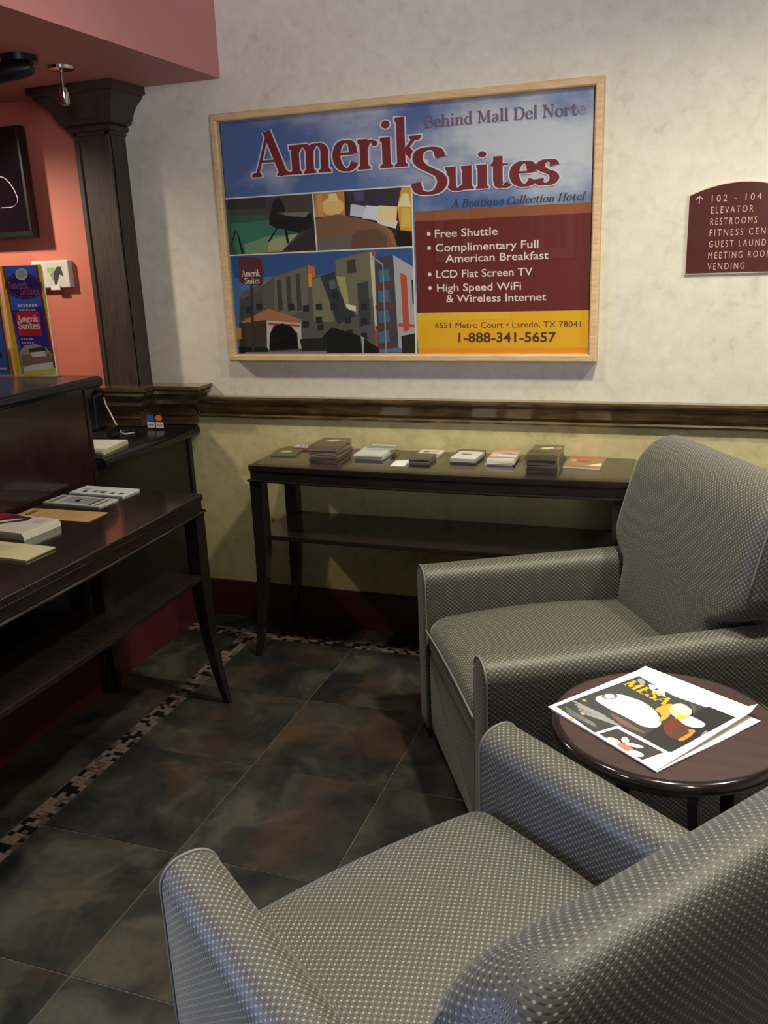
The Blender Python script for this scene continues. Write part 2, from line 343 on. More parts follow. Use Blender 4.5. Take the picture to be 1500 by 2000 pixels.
G = {  # glyph: (advance, [strokes]); stroke = ('l'|'c', points[, width factor]); 's' serif (x, y, half width, dir); 'd' dot
 'A': (.80, [('l', [(.09, 0), (.39, 1)], .4), ('l', [(.36, 1), (.68, 0)], 1.05), ('l', [(.18, .34), (.56, .34)]), ('s', .09, 0, .11, 1), ('s', .68, 0, .15, 1)]),
 'B': (.66, [('l', [(.16, 0), (.16, 1)]), ('c', [(.16, .97), (.38, .97), (.50, .86), (.48, .66), (.36, .55), (.16, .54)]), ('c', [(.34, .54), (.52, .48), (.58, .28), (.50, .08), (.34, .03), (.16, .03)]), ('s', .16, 0, .14, 1), ('s', .16, 1, .14, -1)]),
 'C': (.68, [('c', [(.60, .74), (.56, .90), (.40, .98), (.20, .90), (.09, .66), (.09, .34), (.20, .10), (.40, .02), (.56, .09), (.62, .26)])]),
 'D': (.76, [('l', [(.16, 0), (.16, 1)]), ('c', [(.16, .97), (.38, .97), (.58, .85), (.66, .6), (.64, .32), (.52, .1), (.34, .03), (.16, .03)]), ('s', .16, 0, .14, 1), ('s', .16, 1, .14, -1)]),
 'H': (.80, [('l', [(.16, 0), (.16, 1)]), ('l', [(.62, 0), (.62, 1)]), ('l', [(.16, .52), (.62, .52)]), ('s', .16, 0, .14, 1), ('s', .16, 1, .14, -1), ('s', .62, 0, .14, 1), ('s', .62, 1, .14, -1)]),
 'M': (.96, [('l', [(.15, 0), (.18, 1)], .5), ('l', [(.18, 1), (.46, .08)]), ('l', [(.46, .08), (.75, 1)], .5), ('l', [(.76, 0), (.75, 1)]), ('s', .15, 0, .12, 1), ('s', .76, 0, .14, 1), ('s', .14, 1, .1, -1), ('s', .80, 1, .1, -1)]),
 'N': (.78, [('l', [(.15, 0), (.15, 1)], .5), ('l', [(.15, 1), (.63, .03)]), ('l', [(.63, 0), (.63, 1)], .5), ('s', .15, 0, .12, 1), ('s', .12, 1, .1, -1), ('s', .63, 1, .12, -1)]),
 'S': (.58, [('c', [(.47, .78), (.42, .93), (.28, .98), (.14, .92), (.10, .76), (.17, .62), (.31, .51), (.45, .39), (.49, .23), (.41, .07), (.26, .02), (.11, .08), (.06, .26)])]),
 'a': (.50, [('c', [(.09, .52), (.16, .62), (.28, .63), (.37, .54), (.37, .38), (.37, .1)]), ('c', [(.37, .40), (.20, .34), (.09, .22), (.10, .08), (.20, .02), (.37, .13)]), ('l', [(.37, .08), (.47, .02)], .6)]),
 'c': (.48, [('c', [(.42, .48), (.36, .60), (.24, .63), (.12, .54), (.08, .32), (.13, .12), (.26, .02), (.38, .06), (.44, .16)])]),
 'd': (.58, [('l', [(.42, 0), (.42, 1.05)]), ('c', [(.42, .56), (.28, .63), (.13, .54), (.08, .32), (.13, .10), (.26, .02), (.42, .12)]), ('s', .39, 1.04, .08, -1), ('s', .46, 0, .08, 1)]),
 'e': (.50, [('l', [(.10, .37), (.43, .37)]), ('c', [(.43, .37), (.39, .57), (.26, .63), (.13, .54), (.08, .32), (.14, .11), (.27, .02), (.39, .07), (.45, .17)])]),
 'h': (.62, [('l', [(.14, 0), (.14, 1.05)]), ('c', [(.14, .48), (.24, .60), (.36, .61), (.46, .50), (.46, .3), (.46, 0)]), ('s', .14, 0, .13, 1), ('s', .46, 0, .13, 1), ('s', .11, 1.04, .08, -1)]),
 'i': (.30, [('l', [(.15, 0), (.15, X)]), ('d', .15, .92, .085), ('s', .15, 0, .13, 1), ('s', .11, X, .08, -1)]),
 'k': (.60, [('l', [(.14, 0), (.14, 1.05)]), ('l', [(.16, .26), (.43, .62)], .5), ('l', [(.24, .38), (.50, 0)]), ('s', .14, 0, .13, 1), ('s', .52, 0, .12, 1), ('s', .42, .64, .12, -1), ('s', .11, 1.04, .08, -1)]),
 'l': (.30, [('l', [(.15, 0), (.15, 1.05)]), ('s', .15, 0, .13, 1), ('s', .12, 1.04, .08, -1)]),
 'm': (.92, [('l', [(.14, 0), (.14, X)]), ('c', [(.14, .48), (.24, .60), (.35, .61), (.44, .50), (.44, .3), (.44, 0)]), ('c', [(.44, .48), (.54, .60), (.66, .61), (.75, .50), (.75, .3), (.75, 0)]), ('s', .14, 0, .13, 1), ('s', .44, 0, .13, 1), ('s', .75, 0, .13, 1), ('s', .10, X, .08, -1)]),
 'n': (.62, [('l', [(.14, 0), (.14, X)]), ('c', [(.14, .48), (.24, .60), (.36, .61), (.46, .50), (.46, .3), (.46, 0)]), ('s', .14, 0, .13, 1), ('s', .46, 0, .13, 1), ('s', .10, X, .08, -1)]),
 'o': (.56, [('c', [(.28, .63), (.14, .55), (.08, .33), (.14, .10), (.28, .02), (.42, .10), (.48, .33), (.42, .55), (.28, .63)])]),
 'q': (.58, [('l', [(.42, -.28), (.42, X)]), ('c', [(.42, .56), (.28, .63), (.13, .54), (.08, .32), (.13, .10), (.26, .02), (.42, .12)]), ('s', .42, -.28, .12, 1)]),
 'r': (.44, [('l', [(.14, 0), (.14, X)]), ('c', [(.14, .44), (.22, .57), (.34, .60)]), ('d', .36, .545, .06), ('s', .14, 0, .13, 1), ('s', .10, X, .08, -1)]),
 's': (.44, [('c', [(.36, .50), (.32, .60), (.21, .63), (.11, .57), (.10, .46), (.19, .37), (.30, .30), (.36, .18), (.30, .06), (.19, .02), (.09, .06), (.06, .17)])]),
 't': (.40, [('l', [(.16, .84), (.16, .18)]), ('c', [(.16, .2), (.19, .06), (.28, .02), (.38, .10)]), ('l', [(.03, .61), (.36, .61)]), ('l', [(.05, .62), (.18, .84)], .4)]),
 'u': (.62, [('c', [(.14, X), (.14, .3), (.16, .1), (.28, .02), (.46, .15)]), ('l', [(.46, 0), (.46, X)]), ('s', .50, 0, .1, 1), ('s', .10, X, .08, -1), ('s', .42, X, .08, -1)]),
 ' ': (.28, [])}
def serif_polys(txt, col, x0, x1, y, cap, thick=.15, thin=.05, shear=0.0, grow=0.0):
    tot = sum(G[c][0] for c in txt); sx = (x1-x0)/tot/1.0; out = []; cur = 0.0
    T = lambda p: (x0+(p[0]+cur)*sx+shear*p[1]*cap, y+p[1]*cap)
    for ch in txt:
        adv, st = G[ch]
        for s in st:
            if s[0] == 'd': out.append([col, [T(q) for q in circ(s[1], s[2], s[3]+grow)]])
            elif s[0] == 's':
                _, sxx, sy, hw, d = s; g = grow
                out.append([col, [T((sxx-hw-g, sy-g*d)), T((sxx+hw+g, sy-g*d)), T((sxx+hw+g, sy+(.045+g)*d)), T((sxx+.07+g, sy+(.10+g)*d)), T((sxx-.07-g, sy+(.10+g)*d)), T((sxx-hw-g, sy+(.045+g)*d))]])
            else:
                P = cr(s[1]) if s[0] == 'c' else s[1]; f = s[2] if len(s) > 2 else 1.0; L_ = []; R_ = []
                for i, p in enumerate(P):
                    a = P[max(i-1, 0)]; b = P[min(i+1, len(P)-1)]; dx, dy = b[0]-a[0], b[1]-a[1]; l = math.hypot(dx, dy) or 1
                    wd = (thin+(thick-thin)*(abs(dy)/l)**1.1)*f/2+grow; L_.append((p[0]-dy/l*wd, p[1]+dx/l*wd)); R_.append((p[0]+dy/l*wd, p[1]-dx/l*wd))
                for i in range(len(P)-1): out.append([col, [T(L_[i]), T(L_[i+1]), T(R_[i+1]), T(R_[i])]])
        cur += adv
    return out
def sans(txt, name, x0, x1, y, cap, material, parent, h=0.004, bold=0.0, thick=0.0, loc=None, rot=None, space=1.0):
    """built-in font turned to a flat mesh, fitted between x0 and x1 with the given cap height"""
    cu = bpy.data.curves.new('t', 'FONT'); cu.body = txt; cu.size = 1; cu.offset = bold; cu.resolution_u = 3; cu.space_character = space; cu.extrude = 0
    o = bpy.data.objects.new('t', cu); C.objects.link(o); dg = bpy.context.evaluated_depsgraph_get(); dg.update()
    me = bpy.data.meshes.new_from_object(o.evaluated_get(dg)); bpy.data.objects.remove(o)
    xs = [v.co.x for v in me.vertices]; a, b = min(xs), max(xs); sx = (x1-x0)/(b-a) if x1 else cap/0.7; sy = cap/0.7
    for v in me.vertices: v.co = Vector((x0+(v.co.x-a)*sx, y+v.co.y*sy, h))
    me.materials.clear(); return link(name, me, material, parent, loc, rot)

